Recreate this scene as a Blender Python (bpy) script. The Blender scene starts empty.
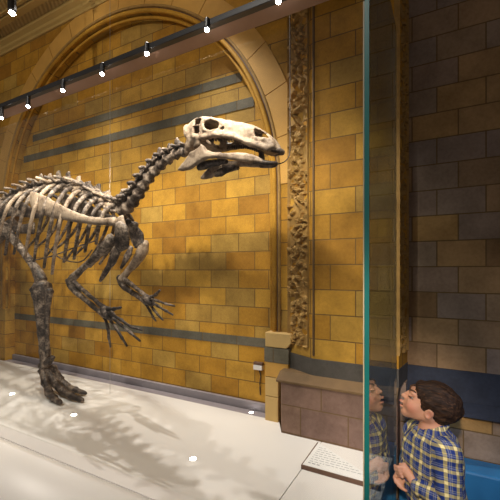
import bpy, bmesh, math, random
import numpy as np
from mathutils import Vector, Matrix, noise
random.seed(7); RNG = np.random.default_rng(5)
C = bpy.context.scene.collection
PI = math.pi

# ------------------------------------------------------------------ survey
# world: X along the terracotta wall, Y into the wall, Z up.  The survey of the photograph gives
# a point from its picture position and its distance Y.
CAMZ = 1.60
PLAT = 0.65
def P(px, py, w):
    s = w*(1.83333*(px-250)-360)/(px+410)
    zz = 751.8*w/(px+410)
    return Vector((s, w, CAMZ+(270-py)*zz/360))
def PF(px, py, z=PLAT):                     # point on a level surface
    zz = (CAMZ-z)*360/(py-270)
    return P(px, py, zz*(px+410)/751.8)

W_IN, W_AR, W_PI, W_RT = 2.20, 2.10, 2.00, 2.18
W_FR = 1.20
XG0, XG1 = -0.233, -0.218

# ------------------------------------------------------------------ materials
def disc(x, y, z0, z1, r, n=20):
    m = MB(); m.prism([(x+r*math.cos(2*PI*k/n), y+r*math.sin(2*PI*k/n)) for k in range(n)], 'z', z0, z1); return m
def newmat(name):
    m = bpy.data.materials.new(name); m.use_nodes = True
    nt = m.node_tree; nt.nodes.clear()
    out = nt.nodes.new('ShaderNodeOutputMaterial')
    return m, nt, out
def N(nt, t, **kw):
    n = nt.nodes.new(t)
    for k, v in kw.items(): setattr(n, k, v)
    return n
def ramp(nt, stops, fac, interp='LINEAR'):
    r = N(nt, 'ShaderNodeValToRGB'); r.color_ramp.interpolation = interp
    el = r.color_ramp.elements
    while len(el) > 1: el.remove(el[-1])
    el[0].position = stops[0][0]; el[0].color = (*stops[0][1], 1)
    for p, c in stops[1:]:
        e = el.new(p); e.color = (*c, 1)
    nt.links.new(fac, r.inputs[0]); return r
def mixc(nt, a, b, fac, mode='MIX'):
    m = N(nt, 'ShaderNodeMix', data_type='RGBA', blend_type=mode)
    for sock, v in ((m.inputs[0], fac), (m.inputs[6], a), (m.inputs[7], b)):
        if isinstance(v, (int, float)): sock.default_value = v
        elif isinstance(v, tuple): sock.default_value = (*v, 1)
        else: nt.links.new(v, sock)
    return m.outputs[2]
def math_(nt, op, a, b=None, c=None):
    m = N(nt, 'ShaderNodeMath', operation=op)
    for i, v in enumerate((a, b, c)):
        if v is None: continue
        if isinstance(v, (int, float)): m.inputs[i].default_value = v
        else: nt.links.new(v, m.inputs[i])
    return m.outputs[0]
def principled(nt, out, color, rough=.6, bump=None, bstr=.3, bdist=.01, metal=0, spec=.5):
    p = N(nt, 'ShaderNodeBsdfPrincipled')
    if isinstance(color, tuple): p.inputs['Base Color'].default_value = (*color, 1)
    else: nt.links.new(color, p.inputs['Base Color'])
    p.inputs['Roughness'].default_value = rough; p.inputs['Metallic'].default_value = metal
    p.inputs['Specular IOR Level'].default_value = spec
    if bump is not None:
        b = N(nt, 'ShaderNodeBump'); b.inputs['Strength'].default_value = bstr; b.inputs['Distance'].default_value = bdist
        nt.links.new(bump, b.inputs['Height']); nt.links.new(b.outputs[0], p.inputs['Normal'])
    nt.links.new(p.outputs[0], out.inputs[0]); return p
def objco(nt):
    return N(nt, 'ShaderNodeTexCoord').outputs['Object']
def noise_(nt, co, scale, detail=4, rough=.55):
    n = N(nt, 'ShaderNodeTexNoise'); n.inputs['Scale'].default_value = scale
    n.inputs['Detail'].default_value = detail; n.inputs['Roughness'].default_value = rough
    nt.links.new(co, n.inputs['Vector']); return n.outputs[0]

GOLD = [(0, (.34, .16, .020)), (.25, (.53, .285, .034)), (.5, (.46, .235, .026)), (.7, (.57, .325, .048)), (.86, (.40, .245, .055)), (1, (.50, .31, .065))]
def stone(name, width, height, zoff, xoff=0, pal=GOLD, offset=.45, mortar=.0035, joints=True):
    m, nt, out = newmat(name); co = objco(nt)
    sep = N(nt, 'ShaderNodeSeparateXYZ'); nt.links.new(co, sep.inputs[0])
    comb = N(nt, 'ShaderNodeCombineXYZ')
    # the joints follow the wall round its corners: X plus a little of Y
    nt.links.new(math_(nt, 'ADD', math_(nt, 'ADD', sep.outputs[0], math_(nt, 'MULTIPLY', sep.outputs[1], .35)), xoff), comb.inputs[0])
    nt.links.new(math_(nt, 'SUBTRACT', sep.outputs[2], zoff), comb.inputs[1])
    b = N(nt, 'ShaderNodeTexBrick'); nt.links.new(comb.outputs[0], b.inputs['Vector'])
    b.offset = offset; b.inputs['Scale'].default_value = 1
    b.inputs['Color1'].default_value = (0, 0, 0, 1); b.inputs['Color2'].default_value = (1, 1, 1, 1)
    b.inputs['Mortar'].default_value = (.5, .5, .5, 1)
    b.inputs['Mortar Size'].default_value = mortar if joints else 0
    b.inputs['Mortar Smooth'].default_value = .3
    b.inputs['Brick Width'].default_value = width; b.inputs['Row Height'].default_value = height
    cr = ramp(nt, pal, b.outputs['Color'])
    n1 = noise_(nt, co, 7, 6, .6); n2 = noise_(nt, co, 60, 3)
    c = mixc(nt, cr.outputs[0], ramp(nt, [(.3, (.62, .58, .52)), (.6, (1.08, 1.05, 1.0))], n1).outputs[0], .75, 'MULTIPLY')
    c = mixc(nt, c, ramp(nt, [(.35, (.82, .8, .78)), (.6, (1, 1, 1))], n2).outputs[0], .6, 'MULTIPLY')
    c = mixc(nt, c, (.14, .085, .03), math_(nt, 'MULTIPLY', b.outputs['Fac'], .85))
    h = math_(nt, 'SUBTRACT', math_(nt, 'MULTIPLY', n2, .25), b.outputs['Fac'])
    principled(nt, out, c, .72, h, .5, .006, spec=.25)
    return m
def plain(name, col, rough=.6, metal=0, var=.25, scale=20, bstr=.0, spec=.4):
    m, nt, out = newmat(name); co = objco(nt)
    n = noise_(nt, co, scale, 5)
    c = mixc(nt, tuple(x*(1-var) for x in col), tuple(min(1, x*(1+var)) for x in col), n)
    principled(nt, out, c, rough, n if bstr else None, bstr, .004, metal, spec)
    return m
def bone(name, dark, mid, pale, bias):
    m, nt, out = newmat(name); co = objco(nt)
    n1 = noise_(nt, co, 14, 6, .65); n2 = noise_(nt, co, 70, 4)
    s = math_(nt, 'ADD', n1, math_(nt, 'MULTIPLY', math_(nt, 'SUBTRACT', n2, .5), .5))
    c = ramp(nt, [(.34+bias, dark), (.48+bias, mid), (.64+bias, pale)], s)
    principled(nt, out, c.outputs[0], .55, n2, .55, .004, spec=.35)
    return m
def emit(name, col, strength):
    m, nt, out = newmat(name)
    e = N(nt, 'ShaderNodeEmission'); e.inputs[0].default_value = (*col, 1); e.inputs[1].default_value = strength
    nt.links.new(e.outputs[0], out.inputs[0]); return m
def glass(name, tint, ior=1.5):
    m, nt, out = newmat(name)
    t = N(nt, 'ShaderNodeBsdfTransparent'); t.inputs[0].default_value = (*tint, 1)
    g = N(nt, 'ShaderNodeBsdfGlossy'); g.inputs[0].default_value = (.95, 1, .98, 1); g.inputs['Roughness'].default_value = 0.0
    f = N(nt, 'ShaderNodeFresnel'); gm = N(nt, 'ShaderNodeNewGeometry')     # same reflectance on the way out as on the way in
    nt.links.new(math_(nt, 'ADD', math_(nt, 'MULTIPLY', gm.outputs['Backfacing'], 1/ior-ior), ior), f.inputs[0])
    mx = N(nt, 'ShaderNodeMixShader')
    nt.links.new(f.outputs[0], mx.inputs[0]); nt.links.new(t.outputs[0], mx.inputs[1]); nt.links.new(g.outputs[0], mx.inputs[2])
    nt.links.new(mx.outputs[0], out.inputs[0]); return m

M = {}
M['stone_in'] = stone('terracotta_blocks_alcove', .236, .129, 1.60-.0, .05)
M['stone_ar'] = stone('terracotta_blocks_arch', .24, .1424, 1.63, .02)
M['stone_pi'] = stone('terracotta_blocks_pier', .255, .1424, 1.63, .13)
M['stone_rt'] = stone('terracotta_blocks_dimmed', .222, .138, 1.618, .07,  # same terracotta, the hall's dim bluish light put into its palette
    [(0, (.27, .155, .06)), (.2, (.36, .27, .19)), (.4, (.29, .225, .20)), (.6, (.47, .285, .10)), (.8, (.28, .23, .21)), (1, (.50, .29, .085))])
M['stone_plain'] = stone('terracotta_plain', 5, 5, 0, 0, GOLD, joints=False)
M['stone_cream'] = plain('cream_terracotta', (.60, .40, .15), .7, var=.18, scale=9, bstr=.2)
M['stone_orange'] = plain('orange_terracotta', (.58, .32, .07), .7, var=.2, scale=9, bstr=.2)
M['stone_grey'] = stone('grey_banding', .3, 5, 0, .1, [(0, (.125, .115, .085)), (.5, (.155, .14, .105)), (1, (.105, .1, .08))])
M['stone_navy'] = stone('slate_banding', .4, 5, 0, .1, [(0, (.045, .055, .085)), (1, (.055, .065, .095))], joints=False)
M['stone_slate'] = stone('slate_banding_lit', .4, 5, 0, .1, [(0, (.085, .08, .075)), (1, (.11, .10, .085))], joints=False)  # slate band again, the warm light on the pier put into its colour
M['stone_plinth'] = stone('plinth_blocks', .27, .16, PLAT+.005, .2,
    [(0, (.20, .13, .115)), (.35, (.30, .19, .14)), (.6, (.22, .15, .15)), (1, (.40, .25, .12))])
M['stone_ledge'] = plain('weathered_ledge', (.15, .09, .04), .75, var=.35, scale=14, bstr=.3)
M['carved'] = plain('carved_terracotta', (.34, .20, .055), .75, var=.45, scale=25, bstr=.4)
M['plaster'] = plain('soffit_plaster', (.46, .31, .10), .8, var=.12, scale=4)
M['platform'] = plain('white_platform_paint', (.77, .735, .70), .42, var=.03, scale=3)
M['apron'] = plain('white_moulded_front', (.85, .80, .74), .35, var=.03, scale=3)
M['strip'] = plain('grey_edging', (.27, .24, .26), .5, var=.15)
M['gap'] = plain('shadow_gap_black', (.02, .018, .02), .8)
M['black_metal'] = plain('black_powder_coat', (.008, .008, .009), .45)
M['beam'] = plain('brown_pink_header', (.22, .135, .10), .55, var=.1)
M['lens'] = emit('lamp_lens', (1, .93, .82), 40)
M['led'] = emit('floor_led', (1, .93, .85), 14)
M['glass_side'] = glass('clear_side_glass', (.74, .78, .80), 2.4)
M['glass_front'] = glass('clear_front_glass', (.985, .992, .988), 1.22)
M['glass_edge'] = plain('green_glass_edge', (.01, .16, .15), .25, var=.1, spec=.8)
M['sealant'] = plain('cream_sealant', (.50, .44, .30), .5)
M['steel'] = plain('thin_steel', (.42, .40, .36), .35, .6)
M['dark_cable'] = plain('dark_cable', (.06, .04, .03), .5)
M['white_plastic'] = plain('white_plastic', (.75, .72, .70), .4, var=.03)
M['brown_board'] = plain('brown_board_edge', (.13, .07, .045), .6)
M['paper'] = plain('white_print', (.80, .79, .77), .5, var=.02)
M['ink'] = plain('grey_ink', (.33, .33, .34), .6, var=.02)
M['blue'] = plain('blue_lit_ledge', (.03, .19, .42), .5, var=.15, scale=6)  # ledge in bluish light, that light put into its colour
M['hall_floor'] = plain('dark_mosaic_floor', (.09, .085, .10), .4, var=.4, scale=18)
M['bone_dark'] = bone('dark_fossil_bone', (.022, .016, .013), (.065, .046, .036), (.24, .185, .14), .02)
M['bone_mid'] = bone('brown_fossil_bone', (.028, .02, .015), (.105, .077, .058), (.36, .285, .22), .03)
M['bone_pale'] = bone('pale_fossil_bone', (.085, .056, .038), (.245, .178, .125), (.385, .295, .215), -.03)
M['skin'] = None

# ------------------------------------------------------------------ mesh helpers
class MB:
    def __init__(s): s.v = []; s.f = []
    def add(s, vs, fs):
        o = len(s.v); s.v += [Vector(v) for v in vs]; s.f += [tuple(i+o for i in f) for f in fs]
    def box(s, lo, hi):
        x0, y0, z0 = lo; x1, y1, z1 = hi
        s.add([(x0,y0,z0),(x1,y0,z0),(x1,y1,z0),(x0,y1,z0),(x0,y0,z1),(x1,y0,z1),(x1,y1,z1),(x0,y1,z1)],
              [(0,3,2,1),(4,5,6,7),(0,1,5,4),(1,2,6,5),(2,3,7,6),(3,0,4,7)])
    def prism(s, poly, axis, a, b):
        """poly of 2d points extruded along axis ('x','y','z') from a to b"""
        n = len(poly)
        def p(q, t):
            return {'x': (t, q[0], q[1]), 'y': (q[0], t, q[1]), 'z': (q[0], q[1], t)}[axis]
        s.add([p(q, a) for q in poly]+[p(q, b) for q in poly],
              [tuple(range(n))[::-1], tuple(range(n, 2*n))]+[(i, (i+1) % n, n+(i+1) % n, n+i) for i in range(n)])
    def tube(s, pts, rad, seg=8, up=(0, 0, 1), sub=4, wob=0, smooth=True):
        """swept tube; rad items are r or (r_side, r_up)"""
        pts = [Vector(p) for p in pts]
        rad = [(r, r) if not isinstance(r, tuple) else r for r in rad]
        if smooth and len(pts) > 2 and sub > 1:
            q, rr = [], []
            for i in range(len(pts)-1):
                p0 = pts[max(i-1, 0)]; p1 = pts[i]; p2 = pts[i+1]; p3 = pts[min(i+2, len(pts)-1)]
                for k in range(sub):
                    t = k/sub
                    q.append(.5*((2*p1)+(p2-p0)*t+(2*p0-5*p1+4*p2-p3)*t*t+(3*p1-p0-3*p2+p3)*t**3))
                    u = t*t*(3-2*t)
                    rr.append(tuple(rad[i][j]*(1-u)+rad[i+1][j]*u for j in (0, 1)))
            q.append(pts[-1]); rr.append(rad[-1]); pts, rad = q, rr
        elif sub > 1 and len(pts) == 2:
            a, b = pts; ra, rb = rad
            pts = [a.lerp(b, k/sub) for k in range(sub+1)]
            rad = [tuple(ra[j]*(1-k/sub)+rb[j]*k/sub for j in (0, 1)) for k in range(sub+1)]
        # rounded ends
        d0 = (pts[0]-pts[1]).normalized(); d1 = (pts[-1]-pts[-2]).normalized()
        m0 = min(rad[0]); m1 = min(rad[-1])
        pts = [pts[0]+d0*m0*.55]+pts+[pts[-1]+d1*m1*.55]
        rad = [(rad[0][0]*.55, rad[0][1]*.55)]+rad+[(rad[-1][0]*.55, rad[-1][1]*.55)]
        up = Vector(up); base = len(s.v); n = len(pts)
        for i, p in enumerate(pts):
            t = (pts[min(i+1, n-1)]-pts[max(i-1, 0)]).normalized()
            a = t.cross(up)
            if a.length < 1e-3: a = t.cross(Vector((0.3, 1, .2)))
            a.normalize(); b = a.cross(t).normalized()
            for k in range(seg):
                an = 2*PI*k/seg
                v = p+a*math.cos(an)*rad[i][0]+b*math.sin(an)*rad[i][1]
                if wob:
                    q = noise.noise_vector(v*28)
                    v = v+q*wob
                s.v.append(v)
        for i in range(n-1):
            for k in range(seg):
                s.f.append((base+i*seg+k, base+i*seg+(k+1) % seg, base+(i+1)*seg+(k+1) % seg, base+(i+1)*seg+k))
        s.f.append(tuple(base+k for k in range(seg))[::-1]); s.f.append(tuple(base+(n-1)*seg+k for k in range(seg)))
    def ball(s, c, r, seg=10, rings=6, axes=None):
        c = Vector(c); r = (r, r, r) if not isinstance(r, tuple) else r
        ax = axes or (Vector((1,0,0)), Vector((0,1,0)), Vector((0,0,1)))
        vs = [c+ax[2]*r[2]]; fs = []
        for i in range(1, rings):
            th = PI*i/rings
            for k in range(seg):
                an = 2*PI*k/seg
                vs.append(c+ax[0]*r[0]*math.sin(th)*math.cos(an)+ax[1]*r[1]*math.sin(th)*math.sin(an)+ax[2]*r[2]*math.cos(th))
        vs.append(c-ax[2]*r[2]); L = len(vs)-1
        for k in range(seg): fs.append((0, 1+k, 1+(k+1) % seg)); fs.append((L, 1+(rings-2)*seg+(k+1) % seg, 1+(rings-2)*seg+k))
        for i in range(rings-2):
            for k in range(seg): fs.append((1+i*seg+k, 1+(i+1)*seg+k, 1+(i+1)*seg+(k+1) % seg, 1+i*seg+(k+1) % seg))
        s.add(vs, fs)
    def build(s, name, mat, parent=None, smooth=False, bevel=0):
        me = bpy.data.meshes.new(name); me.from_pydata([tuple(v) for v in s.v], [], s.f); me.update()
        bm = bmesh.new(); bm.from_mesh(me); bmesh.ops.recalc_face_normals(bm, faces=bm.faces); bm.to_mesh(me); bm.free()
        return link(name, me, mat, parent, smooth, bevel)
def link(name, me, mat, parent=None, smooth=False, bevel=0):
    if mat: me.materials.append(mat)
    if smooth: me.polygons.foreach_set('use_smooth', [True]*len(me.polygons))
    o = bpy.data.objects.new(name, me); C.objects.link(o)
    if parent:
        o.parent = parent; o.matrix_parent_inverse = Matrix.Translation(-Vector(parent.location)) if not parent.parent else Matrix.Identity(4)
    if bevel:
        b = o.modifiers.new('bevel', 'BEVEL'); b.width = bevel; b.segments = 2; b.limit_method = 'ANGLE'
    return o
def thing(name, loc, label, cat, group=None):
    o = bpy.data.objects.new(name, None); C.objects.link(o); o.location = loc; o.empty_display_size = .05
    o['label'] = label; o['category'] = cat
    if group: o['group'] = group
    return o
def tag(o, label, cat, group=None):
    o['label'] = label; o['category'] = cat
    if group: o['group'] = group
    return o
def struct(o, label=None):
    o['kind'] = 'structure'
    if label: o['label'] = label
    return o

# ------------------------------------------------------------------ implicit surfaces
class Field:
    def __init__(s, lo, hi, h):
        s.lo = np.array(lo, float); s.h = h
        n = np.ceil((np.array(hi, float)-s.lo)/h).astype(int)+1
        s.n = n; s.F = np.full(n, 1.0, np.float32)
        s.ax = [s.lo[i]+h*np.arange(n[i]) for i in range(3)]
    def sub(s, lo, hi):
        sl = []
        for i in range(3):
            a = max(0, int(math.floor((lo[i]-s.lo[i])/s.h))); b = min(s.n[i], int(math.ceil((hi[i]-s.lo[i])/s.h))+1)
            sl.append(slice(a, max(a, b)))
        X, Y, Z = np.meshgrid(s.ax[0][sl[0]], s.ax[1][sl[1]], s.ax[2][sl[2]], indexing='ij')
        return tuple(sl), X, Y, Z
    def comb(s, sl, d, k, op):
        a = s.F[sl]
        if a.size == 0: return
        if op == 'sub':
            d = -d
            if k > 0:
                h = np.clip(.5-.5*(d-a)/k, 0, 1); r = d*(1-h)+a*h+k*h*(1-h)
            else: r = np.maximum(a, d)
        else:
            if k > 0:
                h = np.clip(.5+.5*(d-a)/k, 0, 1); r = d*(1-h)+a*h-k*h*(1-h)
            else: r = np.minimum(a, d)
        s.F[sl] = r
    def cone(s, a, b, ra, rb, k=.01, op='add'):
        a = np.array(a, float); b = np.array(b, float); m = max(ra, rb)+k+2*s.h
        sl, X, Y, Z = s.sub(np.minimum(a, b)-m, np.maximum(a, b)+m)
        ab = b-a; L = max(ab@ab, 1e-9)
        t = np.clip(((X-a[0])*ab[0]+(Y-a[1])*ab[1]+(Z-a[2])*ab[2])/L, 0, 1)
        d = np.sqrt((X-a[0]-t*ab[0])**2+(Y-a[1]-t*ab[1])**2+(Z-a[2]-t*ab[2])**2)-(ra+(rb-ra)*t)
        s.comb(sl, d, k, op)
    def chain(s, pts, rs, k=.01):
        for i in range(len(pts)-1): s.cone(pts[i], pts[i+1], rs[i], rs[i+1], k)
    def ell(s, c, r, axes=None, k=.01, op='add'):
        c = np.array(c, float); r = np.array(r, float); m = r.max()+k+2*s.h
        A = np.array([tuple(v) for v in axes]) if axes else np.eye(3)
        sl, X, Y, Z = s.sub(c-m, c+m)
        q = [(X-c[0])*A[i, 0]+(Y-c[1])*A[i, 1]+(Z-c[2])*A[i, 2] for i in range(3)]
        k0 = np.sqrt(sum((q[i]/r[i])**2 for i in range(3))); k1 = np.sqrt(sum((q[i]/r[i]**2)**2 for i in range(3)))
        s.comb(sl, k0*(k0-1)/np.maximum(k1, 1e-6), k, op)
    def mesh(s, name):
        F = s.F; ins = F < 0
        nx, ny, nz = (x-1 for x in F.shape)
        corners = [(i, j, k) for i in (0, 1) for j in (0, 1) for k in (0, 1)]
        def cs(A, c): return A[c[0]:c[0]+nx, c[1]:c[1]+ny, c[2]:c[2]+nz]
        cnt = sum(cs(ins, c).astype(np.int8) for c in corners)
        mask = (cnt > 0) & (cnt < 8)
        idx = np.full(mask.shape, -1, np.int64); ids = np.argwhere(mask); idx[mask] = np.arange(len(ids))
        pos = np.zeros((len(ids), 3)); num = np.zeros(len(ids))
        for c in corners:
            for ax in range(3):
                if c[ax]: continue
                c2 = list(c); c2[ax] = 1
                fa = F[ids[:, 0]+c[0], ids[:, 1]+c[1], ids[:, 2]+c[2]]; fb = F[ids[:, 0]+c2[0], ids[:, 1]+c2[1], ids[:, 2]+c2[2]]
                cr = (fa < 0) != (fb < 0); den = np.where(cr, fa-fb, 1); t = np.where(cr, fa/den, 0)
                for q in range(3):
                    pos[:, q] += np.where(cr, c[q]+(t if q == ax else 0), 0)
                num += cr
        pos = (ids+pos/np.maximum(num, 1)[:, None])*s.h+s.lo
        faces = []
        for ax in range(3):
            o1, o2 = [(1, 2), (2, 0), (0, 1)][ax]
            sl0 = [slice(None)]*3; sl1 = [slice(None)]*3
            sl0[ax] = slice(0, -1); sl1[ax] = slice(1, None)
            for q in (o1, o2): sl0[q] = slice(1, -1); sl1[q] = slice(1, -1)
            a = ins[tuple(sl0)]; b = ins[tuple(sl1)]
            e = np.argwhere(a != b)
            if len(e) == 0: continue
            flip = a[e[:, 0], e[:, 1], e[:, 2]]
            base = e.copy(); base[:, o1] += 1; base[:, o2] += 1
            def cell(d1, d2):
                q = base.copy(); q[:, o1] -= d1; q[:, o2] -= d2
                return idx[q[:, 0], q[:, 1], q[:, 2]]
            quad = np.stack([cell(1, 1), cell(0, 1), cell(0, 0), cell(1, 0)], 1)
            quad[~flip] = quad[~flip][:, ::-1]
            faces.append(quad)
        fc = np.concatenate(faces)
        fc = fc[(fc >= 0).all(1)]
        me = bpy.data.meshes.new(name); me.from_pydata(pos.tolist(), [], fc.tolist()); me.update()
        return me
    def smooth(s, n=1):
        for _ in range(n):
            for ax in range(3):
                A = s.F; B = A.copy()
                sl = [slice(None)]*3; a = sl[:]; b = sl[:]; c = sl[:]
                a[ax] = slice(0, -2); b[ax] = slice(1, -1); c[ax] = slice(2, None)
                B[tuple(b)] = .25*A[tuple(a)]+.5*A[tuple(b)]+.25*A[tuple(c)]; s.F = B

def poly_sdf(poly, X, Z):
    """signed distance to a polygon in the x-z plane (negative inside)"""
    poly = np.array(poly, float); d = np.full(X.shape, 1e9); sg = np.ones(X.shape)
    n = len(poly); j = n-1
    for i in range(n):
        ex, ez = poly[j]-poly[i]; wx = X-poly[i, 0]; wz = Z-poly[i, 1]
        t = np.clip((wx*ex+wz*ez)/(ex*ex+ez*ez+1e-12), 0, 1)
        d = np.minimum(d, (wx-ex*t)**2+(wz-ez*t)**2)
        c1 = Z >= poly[i, 1]; c2 = Z < poly[j, 1]; c3 = ex*wz > ez*wx
        fl = (c1 & c2 & c3) | (~c1 & ~c2 & ~c3)
        sg = np.where(fl, -sg, sg); j = i
    return sg*np.sqrt(d)

# ================================================================== SETTING
XL = -7.0
# arch geometry
SR = P(273, 200, W_AR).x; SL = P(5, 185, W_AR).x
ACX = (SR+SL)/2; AR = (SR-SL)/2; ASZ = P(107, 27, W_AR).z-AR+.04
NA = 64
def arch_pt(r, a): return (ACX+r*math.cos(a), ASZ+r*math.sin(a))
# alcove back wall
mb = MB(); mb.box((XL, W_IN, 0), (-.6, W_IN+.15, 4.2)); struct(mb.build('wall_alcove', M['stone_in']), 'golden terracotta block wall at the back of the arched alcove')
# wall face pierced by the arch (outside of the arch opening), y from W_AR to W_IN
mb = MB(); inner = [(SL, PLAT-.3)]+[arch_pt(AR, PI-PI*i/NA) for i in range(NA+1)]+[(SR, PLAT-.3)]
XE = P(288, 200, W_AR).x+.02
top = 4.2
def outer(p, i, n):
    return (p[0], top)
vs = []; fs = []
# left jamb, right jamb, and strips above the arch
mb.box((XL, W_AR, 0), (SL, W_IN, ASZ)); mb.box((SR, W_AR, 0), (XE, W_IN, ASZ))
mb.box((XL, W_AR, ASZ), (SL, W_IN, top)); mb.box((SR, W_AR, ASZ), (XE, W_IN, top))
pts = [arch_pt(AR, PI-PI*i/NA) for i in range(NA+1)]
for i in range(NA):
    a, b = pts[i], pts[i+1]
    mb.prism([a, b, (b[0], top), (a[0], top)], 'y', W_AR, W_IN)
struct(mb.build('wall_arch', M['stone_ar']), 'terracotta wall face around the round arch')
# voussoir ring
def ring_mesh(r0, r1, y0, y1, a0=0, a1=PI, n=64, down=None):
    m = MB(); vs = []; fs = []
    st = [(math.cos(a0+(a1-a0)*i/n), math.sin(a0+(a1-a0)*i/n)) for i in range(n+1)]
    prof = []
    for c, s_ in st: prof.append(((ACX+r0*c, ASZ+r0*s_), (ACX+r1*c, ASZ+r1*s_)))
    if down is not None: prof = [((ACX+r0, down), (ACX+r1, down))]+prof+[((ACX-r0, down), (ACX-r1, down))]
    for a, b in prof: vs += [(a[0], y0, a[1]), (b[0], y0, b[1]), (b[0], y1, b[1]), (a[0], y1, a[1])]
    for i in range(len(prof)-1):
        o = 4*i
        for k in range(4): fs.append((o+k, o+(k+1) % 4, o+4+(k+1) % 4, o+4+k))
    fs += [(0, 1, 2, 3), tuple(4*(len(prof)-1)+k for k in (3, 2, 1, 0))]
    m.add(vs, fs); return m
for k in range(15):
    a0 = PI*k/15; a1 = PI*(k+1)/15
    pass
vm = MB()
for k in range(17):
    g = .0016
    m = ring_mesh(AR+.055, AR+.215, W_AR-.008, W_AR+.02, PI*k/17+g, PI*(k+1)/17-g, 6)
    vm.add(m.v, m.f)
struct(vm.build('trim_1', M['stone_orange']), 'ring of wedge-shaped arch stones')
# moulded rolls of the arch running down as slim shafts
zb = P(275, 333, W_AR).z
for n_, (r, rad, y) in enumerate(((AR+.012, .016, W_AR-.004), (AR+.047, .011, W_AR-.006), (AR-.022, .012, W_AR+.03))):
    t = MB()
    pl = [(ACX+r, y, zb)]+[(ACX+r*math.cos(PI*i/72), y, ASZ+r*math.sin(PI*i/72)) for i in range(73)]+[(ACX-r, y, zb)]
    t.tube(pl, [rad]*len(pl), 8, (0, 1, 0), 1, smooth=False)
    struct(t.build('trim_%d' % (2+n_), M['stone_plain'] if n_ != 1 else M['carved'], smooth=True), 'roll moulding round the arch')
g_ = ring_mesh(AR+.027, AR+.036, W_AR-.0005, W_AR+.01, 0, PI, 64, zb); struct(g_.build('trim_5', M['brown_board']), 'dark strip between the arch rolls, shade put into its colour')  # flat dark strip, its colour stands for shade between the rolls
# grey bands of the alcove
def band(name, px0, px1, y_top_px, th, mat, proud=.004, w=W_IN):
    z1 = y_top_px; m = MB(); m.box((px0, w-proud, z1-th), (px1, w+.02, z1)); return struct(m.build(name, mat), 'dark grey stone band in the wall')
band('trim_6', P(33, 135, W_IN).x, P(242, 72, W_IN).x, P(242, 72, W_IN).z, .066, M['stone_grey'])
band('trim_7', P(24, 160, W_IN).x, P(254, 97, W_IN).x, P(252, 97, W_IN).z, .068, M['stone_grey'])
band('trim_8', XL, SR-.03, P(240, 336, W_IN).z, .062, M['stone_grey'])
# pilaster foot under the arch moulding: block, band, corbel and stem
xa, xb = P(265, 340, W_AR-.05).x, P(291, 340, W_AR-.05).x
Zt = lambda y: P(277, y, W_AR-.05).z
m = MB(); m.prism([(xa, Zt(333)), (xb-.01, Zt(333)), (xb, Zt(335)), (xb, Zt(342)), (xb-.03, Zt(348)), (xa, Zt(348))][::-1], 'y', W_AR-.05, W_AR+.05)
struct(m.build('trim_9', M['stone_cream'], bevel=.006), 'cream stone foot of the arch moulding')
m = MB(); m.box((xa-.004, W_AR-.052, Zt(363)), (xb-.016, W_AR+.05, Zt(348.5))); struct(m.build('trim_10', M['stone_grey']), 'grey band under the cream stone foot')
xc = P(278, 390, W_AR-.05).x
m = MB(); m.prism([(xa, Zt(363)), (xb-.02, Zt(363)), (xb-.02, Zt(370)), (xc, Zt(378)), (xa, Zt(378))][::-1], 'y', W_AR-.05, W_AR+.05)
struct(m.build('trim_11', M['stone_orange'], bevel=.004), 'orange corbel stone under the grey band')
m = MB(); m.box((xa, W_AR-.05, PLAT-.1), (xc, W_AR+.05, Zt(398))); m.box((xa, W_AR-.05, Zt(397.4)), (xc, W_AR+.05, Zt(378.5)))
struct(m.build('trim_12', M['stone_cream'], bevel=.003), 'slim stone stem below the corbel')
# pier with splayed left side
A = P(288, 200, W_AR); B = P(313, 200, W_PI)
XPR = XG1+.002
ZB = P(325, 360, W_PI).z            # top of the dark band
ZB2 = P(325, 376.5, W_PI).z
m = MB(); m.prism([(A.x, W_AR+.12), (A.x, W_AR), (B.x, W_PI), (XPR, W_PI), (XPR+.026, W_RT), (XPR+.026, W_RT+.1)], 'z', ZB, 4.2)
struct(m.build('wall_pier', M['stone_pi']), 'terracotta pier between the alcove and the hall wall')
m = MB(); m.prism([(A.x, W_AR+.12), (A.x, W_AR-.01), (B.x, W_PI-.012), (XPR+.002, W_PI-.012), (XPR+.028, W_RT-.012), (XPR+.028, W_RT+.1)], 'z', ZB2, ZB)
struct(m.build('trim_13', M['stone_slate']), 'slate band round the pier')
# sloped ledge and plinth of the pier
PLW = W_PI-.06; xp0 = P(279, 400, PLW+.1).x
zl = P(325, 389, PLW).z
m = MB(); m.prism([(W_PI-.012, ZB2), (PLW-.01, zl+.012), (PLW-.01, zl), (W_AR+.1, zl), (W_AR+.1, ZB2)], 'x', xp0+.03, XPR-.02+.02)
struct(m.build('trim_14', M['stone_ledge']), 'sloping weathered ledge at the foot of the pier')
m = MB(); m.prism([(xp0, W_AR+.1), (xp0, W_AR-.03), (xp0+.06, PLW), (XPR, PLW), (XPR, W_RT)], 'z', PLAT-.2, zl)
struct(m.build('trim_15', M['stone_plinth']), 'block plinth of the pier')
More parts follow.
